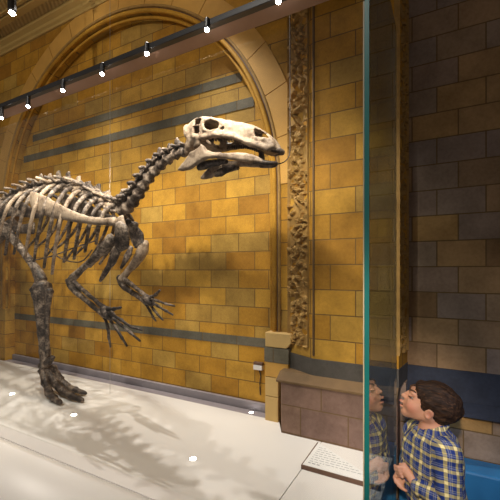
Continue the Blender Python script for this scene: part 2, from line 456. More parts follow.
# hall wall on the right
m = MB(); m.box((XPR-.06, W_RT+.021, 0), (XPR+.02, W_RT+.15, 4.2)); m.box((XPR+.02, W_RT, 0), (3.2, W_RT+.15, 4.2)); struct(m.build('wall_right', M['stone_rt']), 'dim terracotta block wall of the hall')
zr1 = P(450, 369, W_RT).z; zr2 = P(450, 399, W_RT).z
m = MB(); m.box((XPR+.026, W_RT-.014, zr2), (3.2, W_RT+.05, zr1)); struct(m.build('trim_16', M['stone_navy']), 'slate blue band along the hall wall')
m = MB(); m.prism([(W_RT-.01, zr2), (W_RT-.09, zr2-.03), (W_RT-.09, zr2-.05), (W_RT-.07, zr2-.055), (W_RT+.05, zr2-.055), (W_RT+.05, zr2)], 'x', XPR+.026, 3.2)
struct(m.build('trim_17', M['stone_navy']), 'dark sloping ledge under the slate band')
m = MB(); m.box((XPR-.004, W_RT-.06, 0), (3.2, W_RT+.05, zr2-.056)); struct(m.build('trim_18', M['stone_rt']), 'plinth blocks of the hall wall')
m = MB(); m.box((XPR+.004, 1.97, 0), (3.2, W_RT-.06, .655)); struct(m.build('trim_19', M['blue'], bevel=.01), 'ledge along the hall wall, blue light put into its colour')

m = MB(); m.box((XPR-.012, W_RT-.10, 0), (XPR+.027, W_RT+.03, ZB2+.002)); struct(m.build('trim_25', M['stone_rt']), 'corner stones between pier and hall wall')
# carved foliage strips
def carved(name, a, b, z0, z1, depth, seed, label, nu=22):
    """relief of leaves on the strip between plan points a and b"""
    rng = np.random.default_rng(seed)
    a = np.array(a); b = np.array(b); L = np.linalg.norm(b-a); nv = int((z1-z0)/.0065)
    U, V = np.meshgrid(np.linspace(0, L, nu), np.linspace(z0, z1, nv), indexing='ij')
    H = np.full(U.shape, -.010)
    z = z0; side = 1
    while z < z1:
        for k in range(7):
            cu = L*(.5+side*.18)+rng.normal(0, L*.2); cz = z+rng.normal(0, .03)
            an = rng.uniform(0, PI); la = rng.uniform(.018, .034); lb = rng.uniform(.008, .014)
            du = (U-cu)*math.cos(an)+(V-cz)*math.sin(an); dv = -(U-cu)*math.sin(an)+(V-cz)*math.cos(an)
            q = 1-(du/la)**2-(dv/lb)**2
            h = np.where(q > 0, np.sqrt(np.maximum(q, 0))*rng.uniform(.4, 1)*depth-np.exp(-(dv/.003)**2)*.006, -1)
            H = np.maximum(H, h)
        z += .062; side = -side
    # a wandering stem and drilled holes
    st = L*.5+L*.22*np.sin(V*2*PI/.25+seed)
    H = np.maximum(H, np.where(abs(U-st) < .009, depth*.6*np.sqrt(np.maximum(0, 1-((U-st)/.009)**2)), -1))
    for k in range(int((z1-z0)/.017)):
        cu = rng.uniform(.08, .92)*L; cz = rng.uniform(z0, z1); r = rng.uniform(.007, .014)
        H -= .07*np.exp(-(((U-cu)**2+(V-cz)**2)/r**2)**2)
    H = np.maximum(H, -.05)
    edge = np.minimum(U, L-U); H = np.where(edge < .004, .004, H)
    d = (b-a)/L; nrm = np.array((d[1], -d[0]))
    if nrm[1] > 0 and abs(d[0]) > .3: nrm = -nrm
    X = a[0]+U*d[0]+H*nrm[0]; Y = a[1]+U*d[1]+H*nrm[1]
    vs = np.stack([X, Y, V], -1).reshape(-1, 3).tolist(); n0 = len(vs)
    ids = np.arange(nu*nv).reshape(nu, nv)
    fs = np.stack([ids[:-1, :-1], ids[1:, :-1], ids[1:, 1:], ids[:-1, 1:]], -1).reshape(-1, 4).tolist()
    # closed back so that the strip is a solid slab
    back = [(a[0]-nrm[0]*.05, a[1]-nrm[1]*.05), (b[0]-nrm[0]*.05, b[1]-nrm[1]*.05)]
    bi = []
    for (x, y) in back:
        for zz in (z0, z1): vs.append((x, y, zz)); bi.append(len(vs)-1)
    fs.append([bi[0], bi[2], bi[3], bi[1]])
    fs.append([bi[0]]+ids[0, :].tolist()+[bi[1]]); fs.append([bi[2]]+ids[-1, :].tolist()+[bi[3]])
    fs.append([bi[0]]+ids[:, 0].tolist()+[bi[2]]); fs.append([bi[1]]+ids[:, -1].tolist()+[bi[3]])
    mm = MB(); mm.v = [Vector(v) for v in vs]; mm.f = [tuple(f) for f in fs]
    return struct(mm.build(name, M['carved']), label)
sp = Vector((B.x-A.x, W_PI-W_AR)); nn = Vector((sp.y, -sp.x)).normalized()
if nn.y > 0: nn = -nn
q0 = Vector((A.x, W_AR))+nn*.012+sp*.06; q1 = Vector((A.x, W_AR))+nn*.012+sp*.86
carved('trim_20', q0, q1, P(302, 345, 2.05).z, 3.6, .026, 3, 'carved foliage strip up the side of the pier')
carved('trim_21', (XPR+.003, W_PI-.004), (XPR+.030, W_RT-.012), P(401, 352, 2.1).z, 3.6, .012, 9, 'narrow carved strip on the right edge of the pier', 14)
# dark edge roll beside the carved strip
m = MB(); m.tube([(B.x+.004, W_PI-.002, ZB+.02), (B.x+.004, W_PI-.002, 3.6)], [.007, .007], 8, sub=1); struct(m.build('trim_22', M['stone_ledge'], smooth=True), 'slim roll at the corner of the pier')

# cornice and soffit above the arch
m = MB(); zc = P(0, 55, W_AR).z
m.prism([(W_AR+.05, zc-.03), (W_AR-.02, zc-.03), (W_AR-.025, zc-.01), (W_AR-.045, zc), (W_AR-.05, zc+.02), (W_AR-.09, zc+.035), (W_AR-.095, zc+.06), (W_AR+.05, zc+.06)], 'x', XL, 0.2)
struct(m.build('trim_23', M['plaster']), 'moulded cornice above the arch')
m = MB(); m.box((XL, W_AR-.26, zc+.035), (.2, W_AR-.20, zc+.06)); m.box((XL, W_AR-.30, zc+.045), (.2, W_AR-.28, zc+.06)); struct(m.build('trim_24', M['plaster']), 'moulding of the soffit')
def ribbed():
    mt, nt, out = newmat('ribbed_soffit'); co = objco(nt)
    w = N(nt, 'ShaderNodeTexWave'); w.bands_direction = 'DIAGONAL'; w.inputs['Scale'].default_value = 12; nt.links.new(co, w.inputs[0])
    c = mixc(nt, (.34, .24, .09), (.46, .33, .13), w.outputs[1]); principled(nt, out, c, .8, w.outputs[1], .4, .01); return mt
m = MB(); m.box((XL, .2, zc+.06), (3.2, W_IN, zc+.16)); struct(m.build('ceiling', ribbed()), 'ribbed golden soffit')

# hall floor
m = MB(); m.box((XL, -4, -.1), (3.2, W_IN+.1, 0)); struct(m.build('floor', M['hall_floor']), 'dark floor of the hall')

# ================================================================== THE DISPLAY PLATFORM
XJ = -.606
plat = thing('display_platform', (-3.2, 1.7, 0), 'long white plinth under the skeleton with a rounded front', 'display platform')
yb = 2.075
for x0, x1 in ((XL, XJ-.0018), (XJ+.0018, XG0-.006)):
    hi = yb if x1 < -.9 else PLW-.004
    m = MB()
    if x1 < -.6: m.prism([(x0, 1.12), (x1, 1.12), (x1, PLW-.004), (xp0+.062, PLW-.004), (xp0-.012, W_AR-.03), (xp0-.012, yb), (x0, yb)], 'z', 0, PLAT)
    else: m.box((x0, 1.12, 0), (x1, PLW-.004, PLAT))
    m.build('deck', M['platform'], plat, bevel=.001)
m = MB(); prof = [(1.118, PLAT-.004), (1.09, PLAT-.010), (1.05, PLAT-.022), (1.00, PLAT-.045), (.94, PLAT-.088), (.88, PLAT-.15), (.84, PLAT-.24), (.825, PLAT-.35), (.825, 0), (1.118, 0)]
m.prism(prof[::-1], 'x', XL, XG0-.006); o = m.build('front_apron', M['apron'], plat, smooth=False)
for p in o.data.polygons:
    if len(p.vertices) == 4: p.use_smooth = True
m = MB(); m.box((SL+.002, yb, 0), (xa-.012, W_IN-.045, PLAT-.004)); m.build('edging_strip', M['strip'], plat)
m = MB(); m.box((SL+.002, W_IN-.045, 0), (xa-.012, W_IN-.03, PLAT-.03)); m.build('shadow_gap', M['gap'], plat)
m = MB(); m.box((SL+.002, W_IN-.03, 0), (xa-.006, W_IN-.002, PLAT+.045)); struct(m.build('baseboard_back', M['strip'], bevel=.003), 'grey skirting at the foot of the alcove wall')

# floor LEDs
for (px, py, lab) in ((12, 394, 'round floor light at the far left of the white platform'), (74, 415, 'round floor light in front of the skeleton foot'),
                      (193, 459, 'round floor light in the empty middle of the white platform')):
    c = PF(px, py); t = thing('floor_light', (c.x, c.y, PLAT), lab, 'recessed light', 'recessed floor lights')
    m = disc(c.x, c.y, PLAT-.001, PLAT+.001, .021); m.build('rim', M['steel'], t)
    m = disc(c.x, c.y, PLAT+.001, PLAT+.0025, .0165); m.build('lens', M['led'], t)
c = PF(246, 416); c.y = yb+.04
t = thing('floor_light', (c.x, c.y, PLAT-.004), 'round floor light on the grey edging strip by the wall', 'recessed light', 'recessed floor lights')
m = disc(c.x, c.y, PLAT-.005, PLAT-.002, .019); m.build('rim', M['steel'], t)
m = disc(c.x, c.y, PLAT-.002, PLAT+.0005, .013); m.build('lens', M['led'], t)

# text panel
t = thing('text_panel', (-.5, 1.7, PLAT), 'low white text panel with brown edges lying on the platform', 'information panel')
pl = [(-.609, 1.625), (-.25, 1.622), (-.25, 1.648), (-.612, 1.885)]
m = MB(); m.prism(pl, 'z', PLAT+.0008, PLAT+.02); m.build('board', M['brown_board'], t)
pi = [(-.603, 1.631), (-.25, 1.628), (-.25, 1.646), (-.604, 1.877)]
m = MB(); m.prism(pi, 'z', PLAT+.02, PLAT+.022); m.build('printed_face', M['paper'], t)
m = MB(); rr = random.Random(3)
for k in range(9):
    y = 1.655+.021*k; xe = -.25-(y-1.646)*(.354/.231)
    x = -.585
    while x < min(xe-.03, -.30):
        L = rr.uniform(.008, .026); m.box((x, y, PLAT+.022), (min(x+L, xe-.02), y+(.008 if k == 0 else .0042), PLAT+.0224)); x += L+.006
        if k == 0 and x > -.53: break
m.build('printed_text', M['ink'], t)

# wall socket
c = P(260, 366, W_IN)
t = thing('wall_socket', (c.x, W_IN, c.z), 'small white socket box with a dark cord on the alcove wall', 'socket')
m = MB(); m.box((c.x-.038, W_IN-.03, c.z-.022), (c.x+.03, W_IN, c.z+.01)); m.build('housing', M['white_plastic'], t, bevel=.003)
m = MB(); m.box((c.x-.038, W_IN-.028, c.z+.0115), (c.x+.03, W_IN, c.z+.03)); m.build('upper_plate', M['brown_board'], t, bevel=.003)
m = MB(); m.tube([(c.x+.0, W_IN-.015, c.z-.022), (c.x+.012, W_IN-.014, c.z-.06), (c.x+.006, W_IN-.014, c.z-.12), (c.x+.01, W_IN-.014, PLAT+.10)], [.004]*4, 6); m.build('cord', M['dark_cable'], t, smooth=True)

# ================================================================== GLASS, HEADER, TRACK
ZH = 2.50
t = thing('glass_pane', (XG0, W_FR, PLAT), 'clear glass side pane with a green edge beside the boy', 'glass pane')
m = MB(); m.box((XG0, W_FR+.006, PLAT-.65+.0), (XG1, PLW-.012, ZH+.3)); m.build('pane', M['glass_side'], t)
m = MB(); m.box((XG0, W_FR, PLAT-.65), (XG1, W_FR+.0055, ZH+.3)); m.build('polished_edge', M['glass_edge'], t)
m = MB(); m.box((XG0-.004, W_FR-.0005, PLAT+.001), (XG0-.0005, W_FR+.006, ZH-.03)); m.build('sealant', M['sealant'], t)
m = MB(); m.box((XL, W_FR-.0, PLAT+.001), (XG0-.005, W_FR+.012, ZH-.032)); tag(m.build('glass_pane', M['glass_front']), 'wide clear glass front pane standing along the white platform', 'glass pane')

ztr = P(150, 46, W_FR).z
hb = thing('header_beam', (-3, W_FR, ztr), 'long brown header beam over the front glass', 'beam')
m = MB(); m.box((XL, W_FR+.016, ztr-.012), (.9, W_FR+.10, ztr)); m.build('soffit_board', M['beam'], hb)
m = MB(); m.box((XL, W_FR-.012, ztr), (.9, W_FR+.05, ztr+.004)); m.build('cap_strip', M['black_metal'], hb)
tk = thing('lighting_track', (-3, W_FR, ztr), 'black lighting track running along the top of the header beam', 'lighting track')
m = MB(); m.box((XL, W_FR-.014, ztr-.022), (.9, W_FR+.015, ztr-.001)); m.build('rail', M['black_metal'], tk, bevel=.002)

def spot_light(loc, target, energy, size, blend, col, parent, radius=.02):
    l = bpy.data.lights.new('spot', 'SPOT'); l.energy = energy; l.spot_size = math.radians(size); l.spot_blend = blend
    l.color = col; l.shadow_soft_size = radius
    o = bpy.data.objects.new('bulb', l); C.objects.link(o)
    o.parent = parent; o.matrix_parent_inverse = Matrix.Translation(-Vector(parent.location))
    o.location = loc
    o.rotation_euler = (Vector(target)-Vector(loc)).to_track_quat('-Z', 'Y').to_euler()
    return o
WARM = (1, .91, .76)
spots = [(4, 117), (30.5, 105.5), (65.5, 89.5), (104.5, 73), (149, 53), (209, 29), (280, 1)]
where = ['leftmost', 'second from the left', 'third from the left', 'fourth, middle one', 'third from the right', 'second from the right', 'rightmost']
TG = [(-4.3, 2.1, 1.5), (-3.6, 1.9, 1.6), (-3.0, 2.0, 1.5), (-2.4, 1.9, 1.6), (-1.8, 2.0, 1.7), (-1.2, 2.0, 1.7), (-.75, 2.05, 1.5)]
EN = [16, 16, 17, 18, 18, 15, 11]
for i, (px, py) in enumerate(spots):
    c = P(px, py, W_FR-.005); zt = P(px, py-7, W_FR-.005).z
    t = thing('spotlight', (c.x, c.y, c.z), 'small black spotlight on the track, '+where[i]+' along the track', 'spotlight', 'track spotlights')
    d = Vector((.012, .022, -.034)).normalized()
    top_ = Vector((c.x, c.y-.012, zt+.004)); bot = top_+Vector((.002, -.004, -.042))
    bot = Vector((c.x, c.y-.014, c.z-.003))
    m = MB(); m.tube([top_, bot], [.0105, .0115], 12, (1, 0, 0), 2); m.build('housing', M['black_metal'], t, smooth=False)
    m = MB(); m.tube([bot+Vector((0, 0, -.006)), bot+Vector((0, 0, -.010))], [.0095, .0095], 12, (1, 0, 0), 1); m.build('lens', M['lens'], t)
    m = MB(); m.tube([top_+Vector((0, 0, .002)), top_+Vector((0, .012, .008))], [.004, .004], 8, (1, 0, 0), 1); m.build('bracket', M['black_metal'], t)
    spot_light(bot+Vector((0, 0, -.024)), TG[i], EN[i], 96, .9, WARM, t, .015)

# ceiling lamps
def ceiling_lamp(x, y, zl_, label, energy, target, size=70, col=WARM, rad=.03):
    zt = zc+.06
    t = thing('ceiling_spotlight', (x, y, zt), label, 'spotlight', 'ceiling spotlights')
    m = MB(); m.tube([(x, y, zt), (x, y, zl_+.12)], [.006, .006], 8, (1, 0, 0), 1); m.build('rod', M['black_metal'], t)
    m = MB(); m.tube([(x, y, zl_+.12), (x, y, zl_+.012)], [.028, .028], 16, (1, 0, 0), 1); m.build('housing', M['black_metal'], t)
    m = MB(); m.tube([(x, y, zl_-.006), (x, y, zl_-.009)], [.022, .022], 16, (1, 0, 0), 1); m.build('lens', M['lens'], t)
    spot_light((x, y, zl_-.04), target, energy, size, .6, col, t, rad)
c = P(12, 12, 1.45)
ceiling_lamp(c.x, c.y, c.z, 'black cylinder lamp hanging from the soffit at the upper left', 60, (-3.6, 1.6, .65), 75)
ceiling_lamp(-2.65, 1.78, 3.80, 'black cylinder lamp close to the wall above the skeleton, left one', 52, (-2.5, 1.2, .65), 84, (1, .94, .87), .02)
ceiling_lamp(-1.6, 1.78, 3.80, 'black cylinder lamp close to the wall above the skeleton, right one', 75, (-1.15, 1.25, .65), 84, (1, .94, .87), .02)

# steel suspension wire at the back and the dark cable at the muzzle
f0 = PF(110, 394); m = MB(); m.tube([(f0.x, f0.y, PLAT), (f0.x, f0.y, zc+.06)], [.0014, .0014], 6, sub=1)
tag(m.build('support_wire', M['steel']), 'thin upright steel wire between platform and soffit behind the skeleton', 'wire')

# ================================================================== SKELETON
HIP = P(2, 212, 1.82); SHO = P(124, 208, 1.64)
ax = Vector((SHO.x-HIP.x, SHO.y-HIP.y, 0)).normalized()
lat = Vector((ax.y, -ax.x, 0))                      # towards the camera side
if lat.y > 0: lat = -lat
def mirror(p):
    p = Vector(p); d = (p-Vector((HIP.x, HIP.y, p.z))).dot(lat); return p-lat*2*d
sk = thing('dinosaur_skeleton', (PF(62, 396).x, 1.75, PLAT), 'mounted brown dinosaur skeleton leaning forward on the white platform', 'skeleton')
BD, BM, BP = M['bone_dark'], M['bone_mid'], M['bone_pale']

def vertebra(name, c, fwd, up, r, L, spine, trans, mat, back=.5, neck=False):
    c = Vector(c); fwd = fwd.normalized(); side = fwd.cross(up).normalized(); up = side.cross(fwd).normalized()
    m = MB()
    m.tube([c-fwd*L*.45, c-fwd*L*.2, c+fwd*L*.2, c+fwd*L*.43], [r*1.02, r*.70, r*.68, r*.96], 10, up, 2, .005)
    a = c+up*r*.95
    m.tube([a-fwd*L*.3, a+up*r*.55, a+fwd*L*.42], [(r*.5, r*.45)]*3, 8, up, 2, .003)         # neural arch
    if spine: m.tube([a+up*r*.4, a+up*(r*.4+spine*.6)-fwd*spine*back*.4, a+up*(r*.4+spine)-fwd*spine*back], [(r*.34, r*.62), (r*.26, r*.62), (r*.34, r*.68)], 8, fwd, 3, .003)
    for s_ in (-1, 1):
        if trans:
            b = a+side*s_*r*.4
            m.tube([b, b+side*s_*trans*.6+up*trans*.25, b+side*s_*trans+up*trans*.3-fwd*trans*.35], [(r*.4, r*.3), (r*.32, r*.24), (r*.4, r*.3)], 7, up, 2, .003)
        # zygapophyses reaching to the next bone
        b = a+side*s_*r*.5+up*r*.2
        m.tube([b-fwd*L*.1, b-fwd*L*.62+up*r*.35], [r*.32, r*.3], 7, up, 2, .003)
        m.tube([b+fwd*L*.1, b+fwd*L*.6-up*r*.1], [r*.34, r*.26], 7, up, 2, .003)
        b = c+side*s_*r*.85-up*r*.3
        if not neck: m.tube([b+fwd*L*.25, b-fwd*L*.45-up*r*.30+side*s_*r*.35], [r*.30, r*.16], 7, up, 2, .003)
    return m.build(name, mat, sk, smooth=True)
def resample(pts, n):
    L = [0]
    for a, b in zip(pts, pts[1:]): L.append(L[-1]+(b-a).length)
    res = []
    for k in range(n):
        t = L[-1]*k/(n-1); i = max(j for j in range(len(pts)-1) if L[j] <= t+1e-9)
        u = (t-L[i])/(L[i+1]-L[i]); p0 = pts[max(i-1, 0)]; p1 = pts[i]; p2 = pts[i+1]; p3 = pts[min(i+2, len(pts)-1)]
        res.append(.5*((2*p1)+(p2-p0)*u+(2*p0-5*p1+4*p2-p3)*u*u+(3*p1-p0-3*p2+p3)*u**3))
    return res
# neck
neck = [P(118, 209, 1.645), P(127, 207.5, 1.63), P(135, 198.5, 1.61), P(142.5, 187.5, 1.59), P(149.5, 177, 1.565), P(157.5, 168, 1.54), P(169, 158.5, 1.51), P(180, 153, 1.485), P(188, 151.5, 1.47)]
nv = resample(neck, 12)
UPZ = Vector((-.35, 0, 1))
for i in range(1, 12):
    f = nv[min(i+1, 11)]-nv[i-1]; t_ = i/11
    Lv = (nv[i]-nv[i-1]).length
    r = .047*(1-t_)+.027*t_
    sp_ = (.035, .03, .02, .026, .014, .022, .014, .022, .034, .020, .030, .01)[i]
    vertebra('cervical_vertebra', nv[i], f, UPZ, r, Lv*1.02, sp_, .055*(1-t_)+.028*t_, BM if i % 2 == 1 else BD, .8, True)
# back
back = [P(-14, 214, 1.84), P(2, 206, 1.82), P(20, 196, 1.79), P(38, 190, 1.76), P(56, 188, 1.735), P(72, 188, 1.71), P(86, 193, 1.69), P(98, 200, 1.67), P(109, 206, 1.655), P(118, 209, 1.645)]
bv = resample(back, 17)
for i in range(17):
    f = bv[min(i+1, 16)]-bv[max(i-1, 0)]; Lv = (bv[min(i+1, 16)]-bv[max(i-1, 0)]).length/(2 if 0 < i < 16 else 1)
    vertebra('dorsal_vertebra', bv[i], f, Vector((0, 0, 1)), .040, Lv*.9, (.030, .022, .038, .026)[i % 4]+(.025 if 8 <= i <= 11 else 0), .080, BM if i % 3 else BP, .5)
# tail, beyond the frame
tail = [P(-14, 214, 1.84)+Vector((-.16*k, .012*k, -.02*k-.0045*k*k)) for k in range(1, 13)]
for k, p in enumerate(tail):
    if p.x < XL+.3: break
    vertebra('caudal_vertebra', p, Vector((1, -.07, .12+.05*k)), Vector((0, 0, 1)), .042-.002*k, .15, .13-.008*k, .07-.005*k, BD, .6)

# ribs: the near row from the photograph, the far row its mirror image
def rib(i, near, pts, r, mat):
    m = MB(); m.tube(pts, r, 8, lat, 6, .002); return m.build('rib', mat, sk, smooth=True)
tops = [(20, 195), (29, 191.5), (38, 188.5), (48, 186), (57, 184.5), (66, 184.5), (75, 187), (83, 190), (91, 194.5), (99, 199), (106, 203), (112, 207)]
bots = [(-12, 247), (-4, 252), (5, 255), (14, 254), (25, 258), (34, 261), (44, 268), (52, 274), (64, 262), (74, 259), (85, 252), (96, 244)]
for i in range(12):
    fr = i/11; wsp = 1.795-.15*fr
    (tx, ty), (bx_, by_) = tops[i], bots[i]
    dx = bx_-tx; dy = by_-ty
    hwid = (.15+.10*math.sin(PI*min(1, .25+fr*.75)))*(.95 if i < 10 else .75)
    d0 = P(tx, ty, wsp)
    q1 = P(tx+dx*.30, ty+dy*.05, wsp-hwid*.55)
    q2 = P(tx+dx*.64, ty+dy*.26, wsp-hwid*1.0)
    q3 = P(tx+dx*.86, ty+dy*.62, wsp-hwid*.95)
    q4 = P(bx_, by_, wsp-hwid*.66)
    pts = [d0, q1, q2, q3, q4]
    rad = [(.009, .012), (.011, .015), (.0095, .015), (.0085, .013), (.007, .011)]
    rib(i, 1, pts, rad, BP if i in (1, 4, 7) else BM)
    mp = [mirror(p) for p in pts]
    mp[-1] = mp[-1]+Vector((0, 0, .05 if i % 2 else -.01))
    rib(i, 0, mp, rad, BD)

# shoulder blades
def blade(name, pts, rad, mat, upv):
    m = MB(); m.tube(pts, rad, 12, upv, 5, .004); return m.build(name, mat, sk, smooth=True)
scp = [P(30, 197, 1.55), P(36, 202, 1.53), P(45, 206, 1.51), P(57, 211, 1.49), P(70, 215.5, 1.475), P(86, 219.5, 1.465), P(101, 221.5, 1.465), P(115, 221.5, 1.475)]
scr = [(.010, .044), (.013, .068), (.013, .066), (.014, .052), (.015, .036), (.016, .025), (.017, .022), (.019, .026)]
blade('scapula', scp, scr, BP, (0, 0, 1))
blade('scapula', [P(62, 198, 1.88), P(70, 203, 1.88), P(82, 208, 1.87), P(96, 213, 1.85), P(110, 218, 1.83), P(124, 222, 1.80), P(136, 226, 1.76)], scr[:3]+scr[4:], BM, (0, 0, 1))
# coracoids: thick curved plates below the neck
cor = [P(119, 224, 1.475), P(121.5, 232, 1.48), P(122, 241, 1.50), P(119, 249, 1.53)]
blade('coracoid', cor, [(.022, .030), (.022, .058), (.018, .055), (.014, .026)], BD, (1, 0, 0))
blade('coracoid', [P(127, 221, 1.70), P(132, 229, 1.73), P(137, 237, 1.75), P(139, 246, 1.745)], [(.02, .035), (.022, .06), (.02, .062), (.016, .04)], BD, (1, 0, 0))
m = MB(); m.tube([P(120, 218, 1.50), P(122.5, 224, 1.50), P(124, 231, 1.505)], [(.014, .030), (.014, .024), (.010, .009)], 10, (1, 0, 0), 4, .003); m.build('clavicle', BP, sk, smooth=True)
# sternal bones hanging behind the shoulder
blade('sternal_bone', [P(118, 249, 1.60), P(113, 259, 1.60), P(108, 268, 1.61), P(100, 281, 1.62)], [(.014, .03), (.012, .034), (.010, .022), (.008, .013)], BD, (1, 0, 0))
blade('sternal_bone', [P(131, 247, 1.70), P(127, 257, 1.69), P(121, 268, 1.68)], [(.012, .022), (.012, .026), (.008, .012)], BD, (1, 0, 0))
# thin gastric rods under the rib cage
m = MB(); m.tube([P(26, 262, 1.56), P(52, 256, 1.58), P(76, 247, 1.6), P(98, 240, 1.6)], [.005]*4, 6, (0, 0, 1), 4); m.build('gastric_rod', BD, sk, smooth=True)
m = MB(); m.tube([P(46, 246, 1.8), P(60, 258, 1.78), P(80, 262, 1.72), P(92, 250, 1.68)], [.005]*4, 6, (0, 0, 1), 4); m.build('gastric_rod', BD, sk, smooth=True)

def long_bone(name, pts, rad, mat, wob=.005, seg=12):
    m = MB(); m.tube(pts, rad, seg, (0, 1, 0), 5, wob); return m.build(name, mat, sk, smooth=True)
# near (right) arm
long_bone('humerus', [P(112, 238, 1.49), P(106, 246, 1.475), P(96, 257, 1.465), P(83, 268, 1.46), P(74, 277, 1.458), P(70.5, 283, 1.455)], [.034, (.030, .036), (.022, .026), .019, .024, (.028, .024)], BM)
long_bone('ulna', [P(68, 280, 1.462), P(72, 287, 1.455), P(82, 297, 1.435), P(93, 306, 1.41), P(104, 315, 1.385)], [.018, .023, .017, .015, .017], BM)
long_bone('radius', [P(74, 282, 1.44), P(84, 291, 1.43), P(94, 299.5, 1.405), P(106, 309, 1.38)], [.015, .013, .012, .016], BD)
# far (left) arm
long_bone('humerus', [P(144, 243, 1.77), P(142, 252, 1.775), P(136, 262, 1.785), P(128, 271, 1.79), P(122, 280, 1.795)], [.036, (.034, .046), (.028, .036), .023, (.030, .026)], BP)
long_bone('ulna', [P(119, 277, 1.80), P(123, 285, 1.795), P(131, 291.5, 1.77), P(139, 297, 1.745), P(146, 302, 1.72)], [.022, .026, .019, .016, .018], BD)
long_bone('radius', [P(124, 279, 1.77), P(132, 285, 1.765), P(140, 291.5, 1.735), P(148, 298, 1.71)], [.018, .015, .014, .017], BD)

def finger(pts, r0, mat, name='finger'):
    m = MB()
    for i in range(len(pts)-1):
        a, b = pts[i], pts[i+1]; t0 = i/(len(pts)-1); r = r0*(1-.35*t0)
        last = i == len(pts)-2
        m.tube([a, a.lerp(b, .25), a.lerp(b, .7), b], [r, r*.68, r*.66, r*.86 if not last else r*.5], 8, (0, 1, 0), 2, .0015)
    return m.build(name, mat, sk, smooth=True)
def hand(wr, fingers, spike, w, dw, mat):
    m = MB(); p = P(*wr, w)
    m.tube([P(wr[0]-3, wr[1]-3, w+.01), p, P(wr[0]+4, wr[1]+3.5, w-.01)], [(.024, .026), (.030, .030), (.024, .026)], 10, (0, 1, 0), 3, .006)
    m.build('wrist_bones', mat, sk, smooth=True)
    for k, f in enumerate(fingers): finger([P(x, y, w+dw[k]-.012*j) for j, (x, y) in enumerate(f)], .0125, mat)
    finger([P(x, y, w-.03-.015*j) for j, (x, y) in enumerate(spike)], .015, mat, 'thumb_spike')
hand((107, 313), [[(108, 312), (121, 320), (131, 327), (142, 330)], [(109, 315), (121, 325), (131, 333), (140, 341)],
                  [(108, 317), (116, 328), (122, 338), (127, 346)], [(105, 318), (108, 329), (109, 338), (110.5, 347)]],
     [(108, 309), (114, 309), (121, 307.5)], 1.375, [-.03, -.01, .015, .035], BD)
hand((148, 300), [[(150, 298), (158, 301), (166, 304), (175, 306)], [(150, 301), (158, 306), (166, 311), (173, 315)],
                  [(149, 303), (154, 310), (158, 315), (163, 320)], [(146, 304), (150, 311), (153, 317), (156, 321)]],
     [(152, 297), (156, 294.5), (160, 290)], 1.70, [-.03, -.01, .015, .035], BD)

# pelvis and legs
blade('ilium', [P(-45, 214, 1.72), P(-22, 205, 1.71), P(-4, 206, 1.70), P(10, 211, 1.69), P(22, 214, 1.69)], [(.018, .03), (.022, .075), (.022, .07), (.02, .04), (.014, .02)], BD, (0, 0, 1))
blade('ilium', [mirror(P(-45, 214, 1.72)), mirror(P(-22, 205, 1.71)), mirror(P(-4, 206, 1.70)), mirror(P(10, 211, 1.69)), mirror(P(22, 214, 1.69))], [(.018, .03), (.022, .075), (.022, .07), (.02, .04), (.014, .02)], BD, (0, 0, 1))
blade('pubis', [P(-4, 222, 1.74), P(10, 228, 1.74), P(22, 229, 1.735), P(34, 228, 1.73)], [(.014, .03), (.012, .022), (.012, .038), (.010, .05)], BD, (0, 0, 1))
long_bone('ischium', [P(-10, 226, 1.76), P(-22, 240, 1.80), P(-34, 254, 1.84)], [.03, .02, .026], BD)
long_bone('femur', [P(-3, 222, 1.75), P(4, 227, 1.72), P(14, 240, 1.705), P(25, 254, 1.70), P(34, 266, 1.70), P(39, 275, 1.70), P(41, 281, 1.70)], [.040, (.042, .05), (.032, .040), .028, .032, (.048, .044), (.062, .044)], BM)
long_bone('tibia', [P(41, 287, 1.69), P(42, 293, 1.69), P(42.5, 307, 1.69), P(43, 325, 1.69), P(44, 342, 1.69), P(45, 354, 1.69), P(47, 362, 1.69)], [(.092, .075), (.086, .070), (.066, .055), (.052, .044), (.043, .038), (.045, .04), (.055, .046)], BD, .006, 14)
long_bone('fibula', [P(50, 290, 1.645), P(48.5, 305, 1.65), P(47, 330, 1.66), P(47.5, 356, 1.665)], [.026, .017, .014, .018], BD)
long_bone('ankle_bone', [P(41, 366, 1.68), P(46, 364, 1.67), P(53, 357, 1.66)], [.026, .032, .018], BD)
def toe(pts, r, nm='toe'):
    m = MB(); r *= 1.2
    for i in range(len(pts)-1):
        a, b = pts[i], pts[i+1]; rr_ = r*(1-.13*i)
        m.tube([a, a.lerp(b, .3), a.lerp(b, .7), b], [rr_, rr_*.8, rr_*.8, rr_*(.95 if i < len(pts)-2 else .5)], 10, (0, 0, 1), 2, .003)
    m.build(nm, BD, sk, smooth=True)
def onfloor(px, py, r): 
    p = PF(px, py, PLAT+r*1.42); return p
toe([P(43, 370, 1.67), P(46, 383, 1.65), onfloor(49, 393, .028), onfloor(54, 398, .024), onfloor(61, 403, .015)], .033)
toe([P(48, 370, 1.69), P(55, 383, 1.70), onfloor(63, 391.5, .03), onfloor(72, 396, .026), onfloor(83, 400, .016)], .034)
toe([P(52, 368, 1.71), P(60, 380, 1.75), onfloor(68, 387, .03), onfloor(76, 390, .026), onfloor(86, 393.5, .016)], .031)
